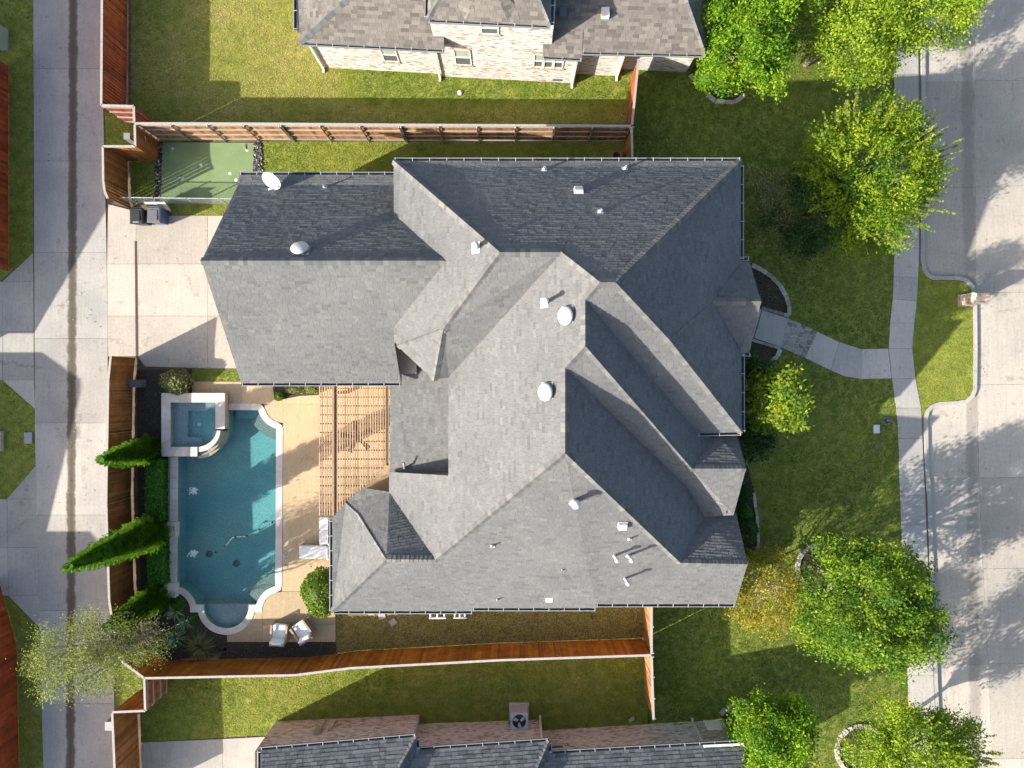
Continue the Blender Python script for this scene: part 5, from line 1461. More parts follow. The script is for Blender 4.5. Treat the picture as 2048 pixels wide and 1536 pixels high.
def tree(label, base_px, c, r, leaf, nclump=220, per=60, sig=0.28, size=0.11, seed=1.0, trunk=0.14, name='tree', cat='tree', bark='bark', shell=.45, bumpy=.3, keep=.8, spikes=0, group='trees and tall shrubs', nl=26, low=-.55, up=.6, dk=1.7, slen=1.0):
    size = size * .64
    b = GP(*base_px)
    t = thing(name, label, cat, b, group=group)
    cc, pts, tone = crown_points(c, r, int(nclump * .95), int(per * dk * 1.35), sig * .8, seed, shell, bumpy, keep, low)
    m = MB(); fork = Vector((b.x, b.y, b.z)).lerp(Vector(c), .45)
    limb(m, (b.x, b.y, b.z - .1), fork, trunk, trunk * .7, .04, 4, 8)
    idx = list(range(len(cc))); random.shuffle(idx)
    sp = []
    for i in idx[:nl]:
        q = limb(m, fork, cc[i], trunk * .42, .012, .14, 5, 5)
    extra = []; extone = []
    for s in range(spikes):
        d = Vector((random.gauss(0, 1), random.gauss(0, .8), abs(random.gauss(.3, .5)))).normalized()
        a = Vector(c) + Vector((d.x * r[0], d.y * r[1], d.z * r[2])) * random.uniform(.55, .95)
        L = random.uniform(.5, 1.25) * slen; e = a + (d + Vector((.15, .05, .55))).normalized() * L
        m.tube([a, a.lerp(e, .5) + Vector((0, 0, .04)), e], [.012, .009, .004], 4, .6, caps=False)
        k = int(L * 46); u = rng.uniform(0, 1, k)
        pp = np.array(a)[None] + (np.array(e) - np.array(a))[None] * u[:, None] + rng.normal(0, .05, (k, 3)) * (1.2 - u)[:, None]
        extra.append(pp); extone.append(np.clip(rng.normal(.68, .18, k), 0, 1))
    m.build('trunk', M[bark], t)
    if extra: pts = np.concatenate([pts] + extra); tone = np.concatenate([tone] + extone)
    V, Fi = leaf_quads(pts, size, up)
    meshobj('crown', fastmesh('crown', V, Fi, tone), M[leaf], t)
    return t
tree('bright green dense tree at the corner of the pale brick house', (1420, 140), P(1492, 70, 3.6), (2.1, 2.5, 2.4), 'leaf_bright', 260, 70, .27, .10, 1.3, .13)
tree('light olive street tree whose crown covers the upper sidewalk', (1610, 130), P(1720, 45, 3.4), (2.6, 2.6, 2.2), 'leaf_olive', 320, 60, .3, .09, 2.1, .13, keep=.68)
tree('pale olive tree reaching over the street at the top corner', (1740, -50), P(1862, -12, 3.6), (2.3, 2.2, 2.0), 'leaf_olive', 250, 56, .3, .09, 3.3, .12, keep=.66)
tree('spiky yellow green elm with long shoots over the sidewalk', (1650, 408), P(1734, 354, 3.3), (2.65, 3.15, 2.4), 'leaf_elm', 400, 62, .28, .085, 4.2, .14, spikes=260, keep=.78, slen=1.1)
tree('shaded left side of the spiky elm, built as a separate dark leaved tree', (1590, 440), P(1618, 425, 2.2), (1.7, 1.7, 1.5), 'leaf_dark', 120, 60, .25, .085, 5.0, .09, keep=.75)  # elm's side in the house shade; the shade is put into dark leaves
tree('thin brownish myrtle beside the upper front corner of the roof', (1505, 420), P(1540, 405, 1.8), (1.3, 1.7, 1.2), 'leaf_tuft', 90, 44, .25, .065, 5.7, .05, keep=.7, bark='bark_pale')
tree('large yellow lit magnolia beside the entrance landing', (1512, 806), P(1548, 800, 4.2), (0.85, 1.2, 2.4), 'leaf_magnolia', 190, 34, .22, .12, 6.1, .1, up=1.2)
tree('dark magnolia understorey hugging the wall below the entrance', (1498, 840), P(1508, 815, 2.0), (0.9, 2.2, 1.6), 'leaf_dark', 120, 44, .22, .11, 6.8, .07)
tree('broad round green tree growing from the stone ring', (1646, 1140), P(1738, 1206, 3.6), (2.7, 2.75, 2.4), 'leaf_oak', 430, 70, .28, .095, 7.4, .16)
tree('yellow autumn myrtle spreading past the lower roof corner', (1505, 1145), P(1530, 1180, 2.3), (1.9, 2.0, 1.3), 'leaf_yellow', 170, 50, .25, .07, 8.2, .07, keep=.62, bark='bark_pale', nl=40)
tree('vivid green dense tree at the corner of the lower house', (1490, 1435), P(1545, 1478, 3.0), (1.6, 1.75, 2.0), 'leaf_bright', 230, 66, .25, .09, 9.0, .11)
tree('open crowned yellow green tree in the lower street corner', (1722, 1500), P(1838, 1512, 3.4), (2.6, 2.1, 2.2), 'leaf_olive', 330, 58, .28, .085, 9.9, .13, spikes=150, keep=.85)
tree('half bare tree with pale leaves leaning over the alley', (322, 1262), P(186, 1308, 4.9), (2.5, 1.5, 2.0), 'leaf_sparse', 130, 20, .3, .055, 11.0, .12, keep=.75, bark='bark_pale', nl=64, name='bare_tree', dk=6.5)
tree('twiggy bare shrub beside the yuccas', (318, 1255), P(290, 1265, 1.9), (0.9, 1.0, 1.0), 'leaf_sparse', 40, 8, .25, .045, 11.6, .05, bark='bark_pale', nl=34, name='twiggy_shrub', cat='shrub')

def shrub(label, px, py, z, r, leaf, n=900, size=.06, name='shrub', seed=1.0, group='shrubs', cat='shrub', surf=.75):
    c = GP(px, py) if z is None else P(px, py, z)
    gzz = gz(c.x)
    t = thing(name, label, cat, (c.x, c.y, gzz), group=group)
    d = rng.normal(0, 1, (n, 3)); d /= np.linalg.norm(d, axis=1)[:, None]; d[:, 2] = np.abs(d[:, 2]) * 1.0 - .25
    rad = rng.uniform(surf, 1.0, n) * (1 + .14 * dirnoise(d, seed))
    zc = gzz + r[2] * .75
    pts = d * rad[:, None] * np.array(r) + np.array((c.x, c.y, zc))
    V, Fi = leaf_quads(pts, size, .5)
    meshobj('foliage', fastmesh('foliage', V, Fi, np.clip(rng.normal(.5, .24, n), 0, 1)), M[leaf], t)
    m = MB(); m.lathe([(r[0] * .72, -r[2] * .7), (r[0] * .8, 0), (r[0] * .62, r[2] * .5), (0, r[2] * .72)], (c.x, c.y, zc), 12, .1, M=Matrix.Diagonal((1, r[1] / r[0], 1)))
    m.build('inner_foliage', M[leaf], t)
    return t
shrub('round clipped privet bush half under the lower roof corner', 643, 1186, .8, (0.98, 1.15, 1.05), 'leaf_bush', 5200, .055, 'round_bush', 2.0)
shrub('round bright shrub at the foot of the pale brick house corner', 1415, 155, .8, (.62, .62, .7), 'leaf_bright', 2200, .05, 'shrub', 3.0)
shrub('golden green shrub above the spa', 352, 764, .6, (.8, .62, .7), 'leaf_tuft', 1500, .06, 'shrub', 4.0)
shrub('clipped dark shrub under the front gable, middle one', 1488, 992, .5, (.5, .55, .6), 'leaf_dark', 1500, .045, 'shrub', 5.0)
shrub('clipped grey green shrub beside the pale stones', 1494, 1062, .5, (.6, .72, .7), 'leaf_dark', 2000, .045, 'shrub', 6.0)
shrub('low dark shrub between the two front gables', 1490, 1028, .3, (.42, .4, .45), 'leaf_hedge', 900, .045, 'shrub', 6.5)
shrub('loose green shrub below the clipped front shrubs', 1500, 1125, .6, (.7, .6, .7), 'leaf_olive', 1100, .06, 'shrub', 7.0)
shrub('dark shrub beside the entrance landing under the wall', 1490, 715, .6, (.6, .75, .7), 'leaf_dark', 1400, .07, 'shrub', 7.7)
shrub('small lime green plant at the corner of the garage flower bed', 558, 793, .15, (.22, .22, .22), 'leaf_bright', 420, .05, 'flowering_plant', 8.0)
shrub('white and yellow flowering plants beside the pergola', 627, 778, .2, (.5, .26, .28), 'leaf_sparse', 900, .04, 'flowering_plant', 8.4)
shrub('dusky low plants in the garage flower bed', 592, 777, .15, (.6, .28, .22), 'leaf_tuft', 800, .04, 'flowering_plant', 8.8)
shrub('low green ground cover beside the pool corner', 356, 1208, .12, (.36, .36, .18), 'leaf_hedge', 1200, .045, 'shrub', 9.0)
shrub('low green ground cover under the pool end', 388, 1237, .1, (.2, .22, .14), 'leaf_hedge', 700, .045, 'shrub', 9.3)
def cypress(label, base, h_, r_, seed):
    b = P(*base); t = thing('cypress_tree', label, 'cypress', b, group='columnar cypresses behind the pool')
    m = MB(); m.tube([(b.x, b.y, 0), (b.x, b.y, h_ * .5)], [.06, .03], 8, .4); m.build('trunk', M['bark'], t)
    def prof(z): return r_ * np.minimum(1.0, (z / h_) * 7.0 + .45) * np.power(np.clip(1 - z / h_, 0, 1), .54) * 1.02
    n = int(h_ * 1500)
    z = h_ * (1 - np.sqrt(rng.uniform(0, 1, n))) * .98 + .1; a = rng.uniform(0, 2 * np.pi, n)
    rr = prof(z) * (1 + .2 * np.sin(a * 5 + z * 3.1 + seed) * np.sin(z * 4.3 + seed) + .16 * np.sin(a * 9 - z * 7.7 + seed) * np.sin(a * 2 + z * 11 + seed)) * rng.uniform(.72, 1.14, n)
    pts = np.stack([b.x + rr * np.cos(a), b.y + rr * np.sin(a), z], 1)
    # upright sprays
    out = np.stack([np.cos(a), np.sin(a), np.full(n, 1.6)], 1); out /= np.linalg.norm(out, axis=1)[:, None]
    tn = np.stack([-np.sin(a), np.cos(a), np.zeros(n)], 1)
    s = (.085 * rng.uniform(.6, 1.4, n))[:, None]
    V = np.stack([pts - tn * s * .45, pts + tn * s * .45, pts + out * s * 1.5], 1).reshape(-1, 3)
    meshobj('foliage', fastmesh('foliage', V, np.arange(3 * n).reshape(-1, 3), np.clip(rng.normal(.5, .22, n) + .12 * np.sin(a * 4 + z * 2.5), 0, 1)), M['leaf_cypress'], t)
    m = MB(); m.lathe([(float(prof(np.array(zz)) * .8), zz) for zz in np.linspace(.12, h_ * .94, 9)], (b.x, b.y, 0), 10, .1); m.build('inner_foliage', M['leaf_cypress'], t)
cypress('short bright cypress beside the spa', (308, 900), 4.7, .6, 1.0)
cypress('tall leaning looking cypress at the middle of the pool wall', (322, 1058), 7.6, .74, 2.2)
cypress('cypress above the yuccas at the lower pool corner', (326, 1187), 4.9, .6, 3.1)
def hedge(label, x0, x1, y0, y1, h_, leaf='leaf_hedge'):
    a = P(x0, y1, h_); b = P(x1, y0, h_)
    t = thing('clipped_hedge', label, 'hedge', ((a.x + b.x) / 2, (a.y + b.y) / 2, 0), group='clipped hedges beside the pool')
    w, l = b.x - a.x, b.y - a.y
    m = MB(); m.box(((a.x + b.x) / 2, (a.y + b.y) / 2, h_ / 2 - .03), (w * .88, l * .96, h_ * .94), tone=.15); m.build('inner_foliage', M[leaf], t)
    n = int((w * l + 2 * (w + l) * h_) * 420)
    k = rng.uniform(0, 1, n); top = k < (w * l) / (w * l + 2 * (w + l) * h_)
    x = rng.uniform(a.x, b.x, n); y = rng.uniform(a.y, b.y, n); z = np.where(top, h_ + rng.normal(0, .03, n), rng.uniform(0.02, h_, n))
    side = rng.integers(0, 4, n)
    x = np.where(~top & (side == 0), a.x, np.where(~top & (side == 1), b.x, x)); y = np.where(~top & (side == 2), a.y, np.where(~top & (side == 3), b.y, y))
    pts = np.stack([x, y, z], 1) + rng.normal(0, .025, (n, 3))
    V, Fi = leaf_quads(pts, .05, .5)
    meshobj('foliage', fastmesh('foliage', V, Fi, np.clip(rng.normal(.5, .25, n), 0, 1)), M[leaf], t)
hedge('clipped box hedge between the spa cypress and the tall cypress', 290, 324, 923, 1042, .8)
hedge('clipped box hedge between the tall cypress and the yuccas', 295, 329, 1066, 1168, .8)
def rosette(label, px, py, n, L, leaf, name, w=.036, up=.5, arch=.25, z0=0.05, group='spiky plants by the pool end'):
    b = P(px, py); t = thing(name, label, 'plant', b, group=group)
    m = MB()
    for i in range(n):
        a = random.uniform(0, 6.283); el = random.uniform(.15, 1.25); l = L * random.uniform(.7, 1.1)
        d = Vector((math.cos(a) * math.cos(el), math.sin(a) * math.cos(el), math.sin(el))); s = Vector((-math.sin(a), math.cos(a), 0))
        prev = None; tone = random.random()
        for k in range(4):
            u = k / 3; p = b + Vector((0, 0, z0)) + d * l * u - Vector((0, 0, arch * l * u * u)); ww = w * (1 - u) * (1 if k else .7) + .002
            cur = [p - s * ww, p + s * ww]
            if prev: m.poly([prev[0], prev[1], cur[1], cur[0]], tone)
            prev = cur
    m.build('blades', M[leaf], t)
rosette('variegated yucca nearest the pool coping', 352, 1222, 70, .62, 'leaf_yucca', 'yucca')
rosette('smaller variegated yucca below the first', 372, 1246, 55, .5, 'leaf_yucca', 'yucca')
rosette('blue green drooping yucca against the fence side', 352, 1275, 90, .78, 'leaf_yucca', 'yucca', w=.022, arch=.4)
rosette('big fountain of ornamental grass with straw tips', 404, 1292, 420, .95, 'leaf_tuft', 'ornamental_grass', w=.012, arch=.45)
def pot_plant(label, px, py, z):
    p = P(px, py, z); t = thing('potted_plant', label, 'potted plant', (p.x, p.y, z), group='potted plants on the pool pedestals')
    one('pot', M['coping'], t, lambda m: m.lathe([(.13, 0), (.2, .16), (.24, .3), (.22, .3), (.2, .24), (0, .24)], (p.x, p.y, z), 18, .4))
    d = rng.normal(0, 1, (700, 3)); d /= np.linalg.norm(d, axis=1)[:, None]; d[:, 2] = np.abs(d[:, 2])
    V, Fi = leaf_quads(d * .27 * rng.uniform(.6, 1, 700)[:, None] + np.array((p.x, p.y, z + .3)), .045)
    meshobj('foliage', fastmesh('foliage', V, Fi, np.clip(rng.normal(.6, .2, 700), 0, 1)), M['leaf_bright'], t)
pot_plant('bright potted plant on the pedestal by the tall cypress', 334, 1060, .42)
pot_plant('bright potted plant on the pedestal by the yuccas', 333, 1182, .42)

# ================================================================== HOUSES ACROSS THE ALLEY (they throw the shade on it)
def hip_house(label, x0, x1, y0, y1, eave, ridge):
    t = thing('neighbour_house', label, 'house', ((x0 + x1) / 2, (y0 + y1) / 2, 0), group='houses across the alley')
    one('wall', M['wallbrick'], t, lambda m: m.prism([(x0 + .4, y0 + .4), (x1 - .4, y0 + .4), (x1 - .4, y1 - .4), (x0 + .4, y1 - .4)], eave - .1, -.1))
    k = min(x1 - x0, y1 - y0) / 2; xm = (x0 + x1) / 2; ym = (y0 + y1) / 2
    if y1 - y0 > x1 - x0: a, b = (xm, y0 + k, ridge), (xm, y1 - k, ridge)
    else: a, b = (x0 + k, ym, ridge), (x1 - k, ym, ridge)
    c = [(x0, y0, eave), (x1, y0, eave), (x1, y1, eave), (x0, y1, eave)]
    m = MB()
    if y1 - y0 > x1 - x0:
        for f in ([c[0], c[1], a], [c[1], c[2], b, a], [c[2], c[3], b], [c[3], c[0], a, b]): m.poly(f)
    else:
        for f in ([c[0], c[1], b, a], [c[1], c[2], b], [c[2], c[3], a, b], [c[3], c[0], a]): m.poly(f)
    m.poly(c[::-1])
    m.build('roof', M['shingle_tan'], t)
hip_house('hip roofed house across the alley above the upper driveway', -36.4, -28.6, -0.5, 42, 3.2, 8.0)
hip_house('hip roofed house across the alley beside the upper driveway', -37.0, -28.2, -10.8, -1.4, 3.2, 6.6)
hip_house('taller hip roofed house across the alley below the lower driveway', -38.0, -28.5, -30, -11.2, 4.6, 8.0)

# fallen leaves on lawns, walks and in the gutter of the street
def litter(label, areas, mat='leaf_yellow'):
    Vs = []; Fs = []; off = 0; T = []
    for (x0, y0, x1, y1, n, zz) in areas:
        for i in range(n):
            px, py = random.uniform(x0, x1), random.uniform(y0, y1)
            p = GP(px, py) if zz is None else P(px, py, zz)
            Vs.append((p.x, p.y, p.z + (.055 if zz is None else .012) + random.uniform(0, .02)))
    V, Fi = leaf_quads(np.array(Vs), .032, 2.5)
    o = meshobj('fallen_leaves', fastmesh('fallen_leaves', V, Fi, np.clip(rng.normal(.5, .3, len(Vs)), 0, 1)), M[mat])
    tag(o, label, 'leaves', kind='stuff')
M['leaf_fallen'] = leafmat('fallen_leaves', (0.10, 0.06, 0.02), (0.26, 0.17, 0.06), (0.46, 0.36, 0.16), .2)
litter('fallen leaves scattered over the lawns, paving and street gutter', [(1470, 1080, 1800, 1330, 900, None), (1300, 180, 1780, 560, 420, None), (1480, 740, 1790, 1080, 300, None), (300, 1350, 1300, 1460, 260, None), (280, 10, 640, 240, 200, None),
    (1900, 0, 1975, 1530, 420, STREET), (1860, 0, 2045, 1530, 160, STREET), (70, 0, 212, 1530, 260, .022), (225, 440, 470, 730, 60, .026), (570, 830, 640, 1180, 50, .032), (680, 1225, 1290, 1285, 260, None)], 'leaf_fallen')

# ================================================================== PERGOLA
PZ = 2.75
pg0, pg1 = P(638, 1031, PZ), P(778, 771, PZ)
perg = thing('pergola', 'open cedar slat pergola beside the porch roof', 'pergola', ((pg0.x + pg1.x) / 2, (pg0.y + pg1.y) / 2, 0))
nsl = 28
cut = lambda x: max(pg0.y, (P(672, 1029, PZ).y + (x - P(672, 1029, PZ).x) * .98) if x > P(672, 1029, PZ).x else pg0.y)
for i in range(nsl):
    x = pg0.x + .03 + (pg1.x - pg0.x - .06) * i / (nsl - 1)
    m = MB(); m.box((x, (cut(x) + pg1.y) / 2, PZ), (.052, pg1.y - cut(x), .04), tone=random.random()); m.build('slat', M['pergola'], perg)
for i in range(15):
    y = pg0.y + .12 + (pg1.y - pg0.y - .24) * i / 14
    xe = pg1.x if y > cut(pg1.x) else min(pg1.x, P(672, 1029, PZ).x + (y - P(672, 1029, PZ).y) / .98)
    if xe - pg0.x > .2:
        m = MB(); m.box(((pg0.x + xe) / 2, y, PZ - .12), (xe - pg0.x, .045, .17), tone=random.random() * .6); m.build('rafter', M['pergola'], perg)
for px in (667, 771):
    x = P(px, 900, PZ).x
    m = MB(); m.box((x, (cut(x) + pg1.y) / 2, PZ - .3), (.14, pg1.y - cut(x), .19), tone=.3); m.build('beam', M['pergola'], perg)
    if px == 667:
        m = MB(); m.box((x, (cut(x) + pg1.y) / 2, PZ + .05), (.09, pg1.y - cut(x), .04), tone=.2); m.build('beam', M['pergola'], perg)
for px, py in ((667, 1020), (667, 900), (667, 785)):
    p = P(px, py, PZ); m = MB(); m.box((p.x, p.y, (PZ - .4) / 2), (.15, .15, PZ - .4), tone=.4); m.build('post', M['pergola'], perg)
fp = P(714, 874, 2.35)
fan = thing('ceiling_fan', 'brown five bladed fan hanging under the pergola', 'fan', fp)
one('motor', M['bronze'], fan, lambda m: m.lathe([(.06, -.06), (.12, -.03), (.12, .05), (.04, .1), (.03, .3), (0, .3)], fp, 14))
for i in range(5):
    a = i * 2 * math.pi / 5 + .5
    m = MB(); d = Vector((math.cos(a), math.sin(a), 0)); s = Vector((-d.y, d.x, 0))
    m.raw([fp + d * .12 - s * .05, fp + d * .74 - s * .12 + Vector((0, 0, .02)), fp + d * .74 + s * .12, fp + d * .12 + s * .05], [(0, 1, 2, 3)], .2); m.build('blade', M['bronze'], fan)

# ================================================================== OUTDOOR FURNITURE
def cushion(m, c, d, rz=0.0, Mx=None, k=.04):
    x, y, z = d[0] / 2, d[1] / 2, d[2] / 2
    Rm = Matrix.Rotation(rz, 3, 'Z') if Mx is None else Mx
    V = []; rings = []
    for (f, zz) in ((k, -z), (0, -z + k), (0, z - k), (k * .8, z - k * .25), (k * 2.2, z)):
        ring = []
        for sx, sy in ((-1, -1), (1, -1), (1, 1), (-1, 1)):
            for t in ((0, 1), (1, 0)) if (sx * sy > 0) else ((1, 0), (0, 1)):
                ring.append(Vector((sx * (x - f - t[0] * k), sy * (y - f - t[1] * k), zz)))
        rings.append(ring)
    n0 = len(rings[0]); allv = [Rm @ v + Vector(c) for r_ in rings for v in r_]
    Fs = []
    for i in range(len(rings) - 1):
        for j in range(n0): Fs.append((i * n0 + j, i * n0 + (j + 1) % n0, (i + 1) * n0 + (j + 1) % n0, (i + 1) * n0 + j))
    m.raw(allv, Fs, smooth=True); m.poly(allv[-n0:])
M['teak'] = plain('greyed_teak', (0.36, 0.27, 0.20), .7, 0, .2, 14)
def armchair(label, px, py, rz):
    p = P(px, py, .4); t = thing('armchair', label, 'chair', (p.x, p.y, .03), rz, group='white cushioned armchairs on the lower terrace')
    for sx in (-1, 1):
        for sy in (-1, 1): one('leg', M['teak'], t, lambda m: m.box((sx * .36, sy * .36, .29), (.06, .06, .58)), world=False)
        one('armrest', M['teak'], t, lambda m: m.box((sx * .36, 0, .6), (.09, .8, .035)), world=False)
        one('side_rail', M['teak'], t, lambda m: m.box((sx * .36, 0, .26), (.05, .7, .07)), world=False)
    one('seat_frame', M['teak'], t, lambda m: m.box((0, 0, .27), (.68, .74, .05)), world=False)
    one('seat_cushion', M['cushion'], t, lambda m: cushion(m, (0, .05, .38), (.64, .72, .16)), world=False)
    one('back_cushion', M['cushion'], t, lambda m: cushion(m, (0, -.33, .62), (.64, .17, .5), Mx=Matrix.Rotation(.22, 3, 'X')), world=False)
    one('back_frame', M['teak'], t, lambda m: m.box((0, -.44, .55), (.7, .04, .5), M=Matrix.Rotation(.22, 3, 'X')), world=False)
armchair('white cushioned armchair set straight on the lower terrace', 560, 1265, R(-4))
armchair('white cushioned armchair turned at an angle beside the straight one', 605, 1260, R(36))
def chaise(label, x0, x1, y0, y1, horiz):
    a = P(x0, y1, .42); b = P(x1, y0, .42); c = (a + b) / 2
    t = thing('chaise_lounge', label, 'chaise', (c.x, c.y, .03), group='white chaise lounges by the roof corner')
    w, l = b.x - a.x, b.y - a.y
    for sx in (-1, 1):
        for sy in (-1, 1): one('leg', M['teak'], t, lambda m: m.box((sx * (w / 2 - .06), sy * (l / 2 - .06), .11), (.07, .07, .22)), world=False)
    one('frame', M['white_metal'], t, lambda m: m.box((0, 0, .24), (w - .02, l - .02, .07)), world=False)
    if horiz:
        one('mattress', M['cushion'], t, lambda m: cushion(m, (-.12, 0, .36), (w - .28, l - .02, .17)), world=False)
        one('back_cushion', M['cushion'], t, lambda m: cushion(m, (w / 2 - .14, 0, .5), (.22, l - .04, .46)), world=False)
    else:
        one('mattress', M['cushion'], t, lambda m: cushion(m, (-.09, l / 4, .36), (w - .2, l / 2 - .01, .17)), world=False)
        one('mattress', M['cushion'], t, lambda m: cushion(m, (-.09, -l / 4, .36), (w - .2, l / 2 - .01, .17)), world=False)
        one('back_cushion', M['cushion'], t, lambda m: cushion(m, (w / 2 - .1, 0, .5), (.18, l - .04, .46)), world=False)
chaise('white upright chaise against the wall below the pergola', 638, 666, 1033, 1089, False)
chaise('white chaise pointing out towards the pool', 598, 666, 1091, 1118, True)

# ================================================================== BINS AND SMALL THINGS
def bin_(label, px, py, mat, rz=0.0, text=False):
    p = P(px, py, 1.0); t = thing('wheeled_bin', label, 'bin', (p.x, p.y, .03), rz, group='wheeled bins by the chain link fence')
    def body(m):
        V = []
        for z, w, d in ((.06, .46, .5), (.6, .54, .62), (.98, .6, .7)):
            V += [(-w / 2, -d / 2, z), (w / 2, -d / 2, z), (w / 2, d / 2, z), (-w / 2, d / 2, z)]
        Fs = [(3, 2, 1, 0)]
        for i in (0, 4): Fs += [(i + j, i + (j + 1) % 4, i + 4 + (j + 1) % 4, i + 4 + j) for j in range(4)]
        m.raw(V, Fs)
    one('body', M[mat], t, body, world=False)
    def lid(m):
        m.raw([(-.32, -.38, 1.0), (.32, -.38, 1.0), (.32, .36, 1.0), (-.32, .36, 1.0), (-.28, -.34, 1.06), (.28, -.34, 1.06), (.26, .3, 1.09), (-.26, .3, 1.09)], [(4, 5, 6, 7), (0, 1, 5, 4), (1, 2, 6, 5), (2, 3, 7, 6), (3, 0, 4, 7), (3, 2, 1, 0)])
        m.box((0, -.02, 1.095), (.36, .46, .03)); m.box((0, .36, 1.02), (.5, .05, .06))
    one('lid', M['black'] if mat == 'black' else M['grey_plastic'], t, lid, world=False)
    one('handle', M['black'], t, lambda m: m.tube([(-.22, .42, .98), (.22, .42, .98)], .02, 8), world=False)
    for s in (-1, 1): one('wheel', M['black'], t, lambda m: m.lathe([(.0, -.03), (.12, -.03), (.12, .03), (0, .03)], (s * .26, .32, .1), 14, M=Matrix.Rotation(R(90), 3, 'Y')), world=False)
    if text: one('lid_lettering', M['white_metal'], t, lambda m: [m.box((-.14 + .035 * k, -.3, 1.068), (.022, .05 if k % 2 else .035, .006)) for k in range(8)], world=False)
bin_('black wheeled bin with pale lettering on its lid', 274, 432, 'black', R(1), True)
bin_('blue wheeled bin with a grey lid, beside the black bin', 309, 430, 'blue_plastic', R(-2))
fb = thing('folding_table', 'white folded table leaning behind the blue bin', 'table', P(325, 415))
one('table_top', M['white_metal'], fb, lambda m: m.raw([P(288, 403, 1.05), P(330, 403, 1.05), P(343, 423, .05), P(303, 421, .05)] + [q + Vector((0, -.04, .03)) for q in (P(288, 403, 1.05), P(330, 403, 1.05), P(343, 423, .05), P(303, 421, .05))], [(0, 1, 2, 3), (7, 6, 5, 4), (0, 4, 5, 1), (1, 5, 6, 2), (2, 6, 7, 3), (3, 7, 4, 0)]))
one('edge_strip', M['grey_plastic'], fb, lambda m: m.bar(P(330, 403, 1.07), P(343, 423, .07), .03, .05))
tr = thing('gate_track', 'rusty brown gate track set across the driveway', 'track', P(272, 600, .025))
one('channel', plain('rusty_steel', (.12, .06, .035), .8, .2, .3, 10), tr, lambda m: m.prism([P(270, 482)[:2], P(274.5, 482)[:2], P(277, 716)[:2], P(272, 716)[:2]], .034, .0))
one('groove', M['bronze'], tr, lambda m: m.prism([P(271.6, 484)[:2], P(273, 484)[:2], P(275.2, 714)[:2], P(273.8, 714)[:2]], .036, .033))
# satellite dish on the garage eave
dp = P(545, 360, 4.6); dish = thing('satellite_dish', 'white oval satellite dish on the garage roof edge', 'satellite dish', (dp.x, dp.y, 3.9))
DM = Vector((-.35, -.62, .72)).normalized().to_track_quat('Z', 'Y').to_matrix() @ Matrix.Diagonal((1.15, .92, 1))
one('reflector', M['white_metal'], dish, lambda m: (m.lathe([(0, 0), (.15, .012), (.28, .045), (.38, .09), (.385, .085), (.28, .035), (.0, -.012)], dp, 24, M=DM)))
one('mast', M['steel'], dish, lambda m: (m.tube([dp - Vector((0, .02, .02)), dp + Vector((-.02, -.12, -.3)), P(546, 366, 3.85)], .025, 8)))
fe = P(541, 378, 4.75)
one('feed_arm', M['white_metal'], dish, lambda m: (m.tube([dp + Vector((0, -.1, -.2)), fe], .018, 6), m.box(fe, (.2, .07, .07), rz=.3)))
# brick mailbox with an arched top
mb0 = P(1930, 601, -.95); mbx = thing('brick_mailbox', 'arched brick mailbox pillar on the kerb verge', 'mailbox', mb0)
wx, wy, hz = .62, .5, 1.15
prof = [(-wy / 2, 0), (wy / 2, 0), (wy / 2, hz)] + [(wy / 2 * math.cos(R(a)), hz + wy / 2 * math.sin(R(a))) for a in range(15, 166, 15)] + [(-wy / 2, hz)]
def core(m):
    A = [mb0 + Vector((-wx / 2 + .012, y, z)) for y, z in prof]; B = [mb0 + Vector((wx / 2 - .012, y, z)) for y, z in prof]
    m.poly(A[::-1]); m.poly(B)
    for i in range(len(prof)): j = (i + 1) % len(prof); m.poly([A[i], A[j], B[j], B[i]])
one('mortar_core', M['mortar'], mbx, core)
def obrick(c, d, Mx): 
    m = MB(); m.box(c, d, M=Mx, tone=random.random()); m.build('brick', M['red_brick'], mbx)
I3 = Matrix.Identity(3)
for r_ in range(15):
    z = .04 + r_ * .076
    for s in (-1, 1):
        for k in range(3):
            o_ = (.1 if r_ % 2 else 0)
            obrick(mb0 + Vector((-wx / 2 + .11 + k * .205 - (.04 if r_ % 2 else 0), s * (wy / 2), z)), (.19, .022, .066), I3)
        for k in range(2):
            obrick(mb0 + Vector((s * wx / 2, -wy / 4 + k * wy / 2, z)), (.022, .23, .066), I3)
for i, a in enumerate(range(12, 175, 13)):
    Mx = Matrix.Rotation(R(a - 90), 3, 'X')
    for k in range(3):
        obrick(mb0 + Vector((-.2 + .2 * k, wy / 2 * math.cos(R(a)), hz + wy / 2 * math.sin(R(a)))), (.19, .05, .03), Mx)
one('mailbox_door', M['black'], mbx, lambda m: m.box(mb0 + Vector((wx / 2 + .015, 0, 1.02)), (.03, .22, .22)))
one('base_slab', M['stone'], mbx, lambda m: m.box(mb0 + Vector((0, 0, .01)), (wx + .1, wy + .1, .08)))
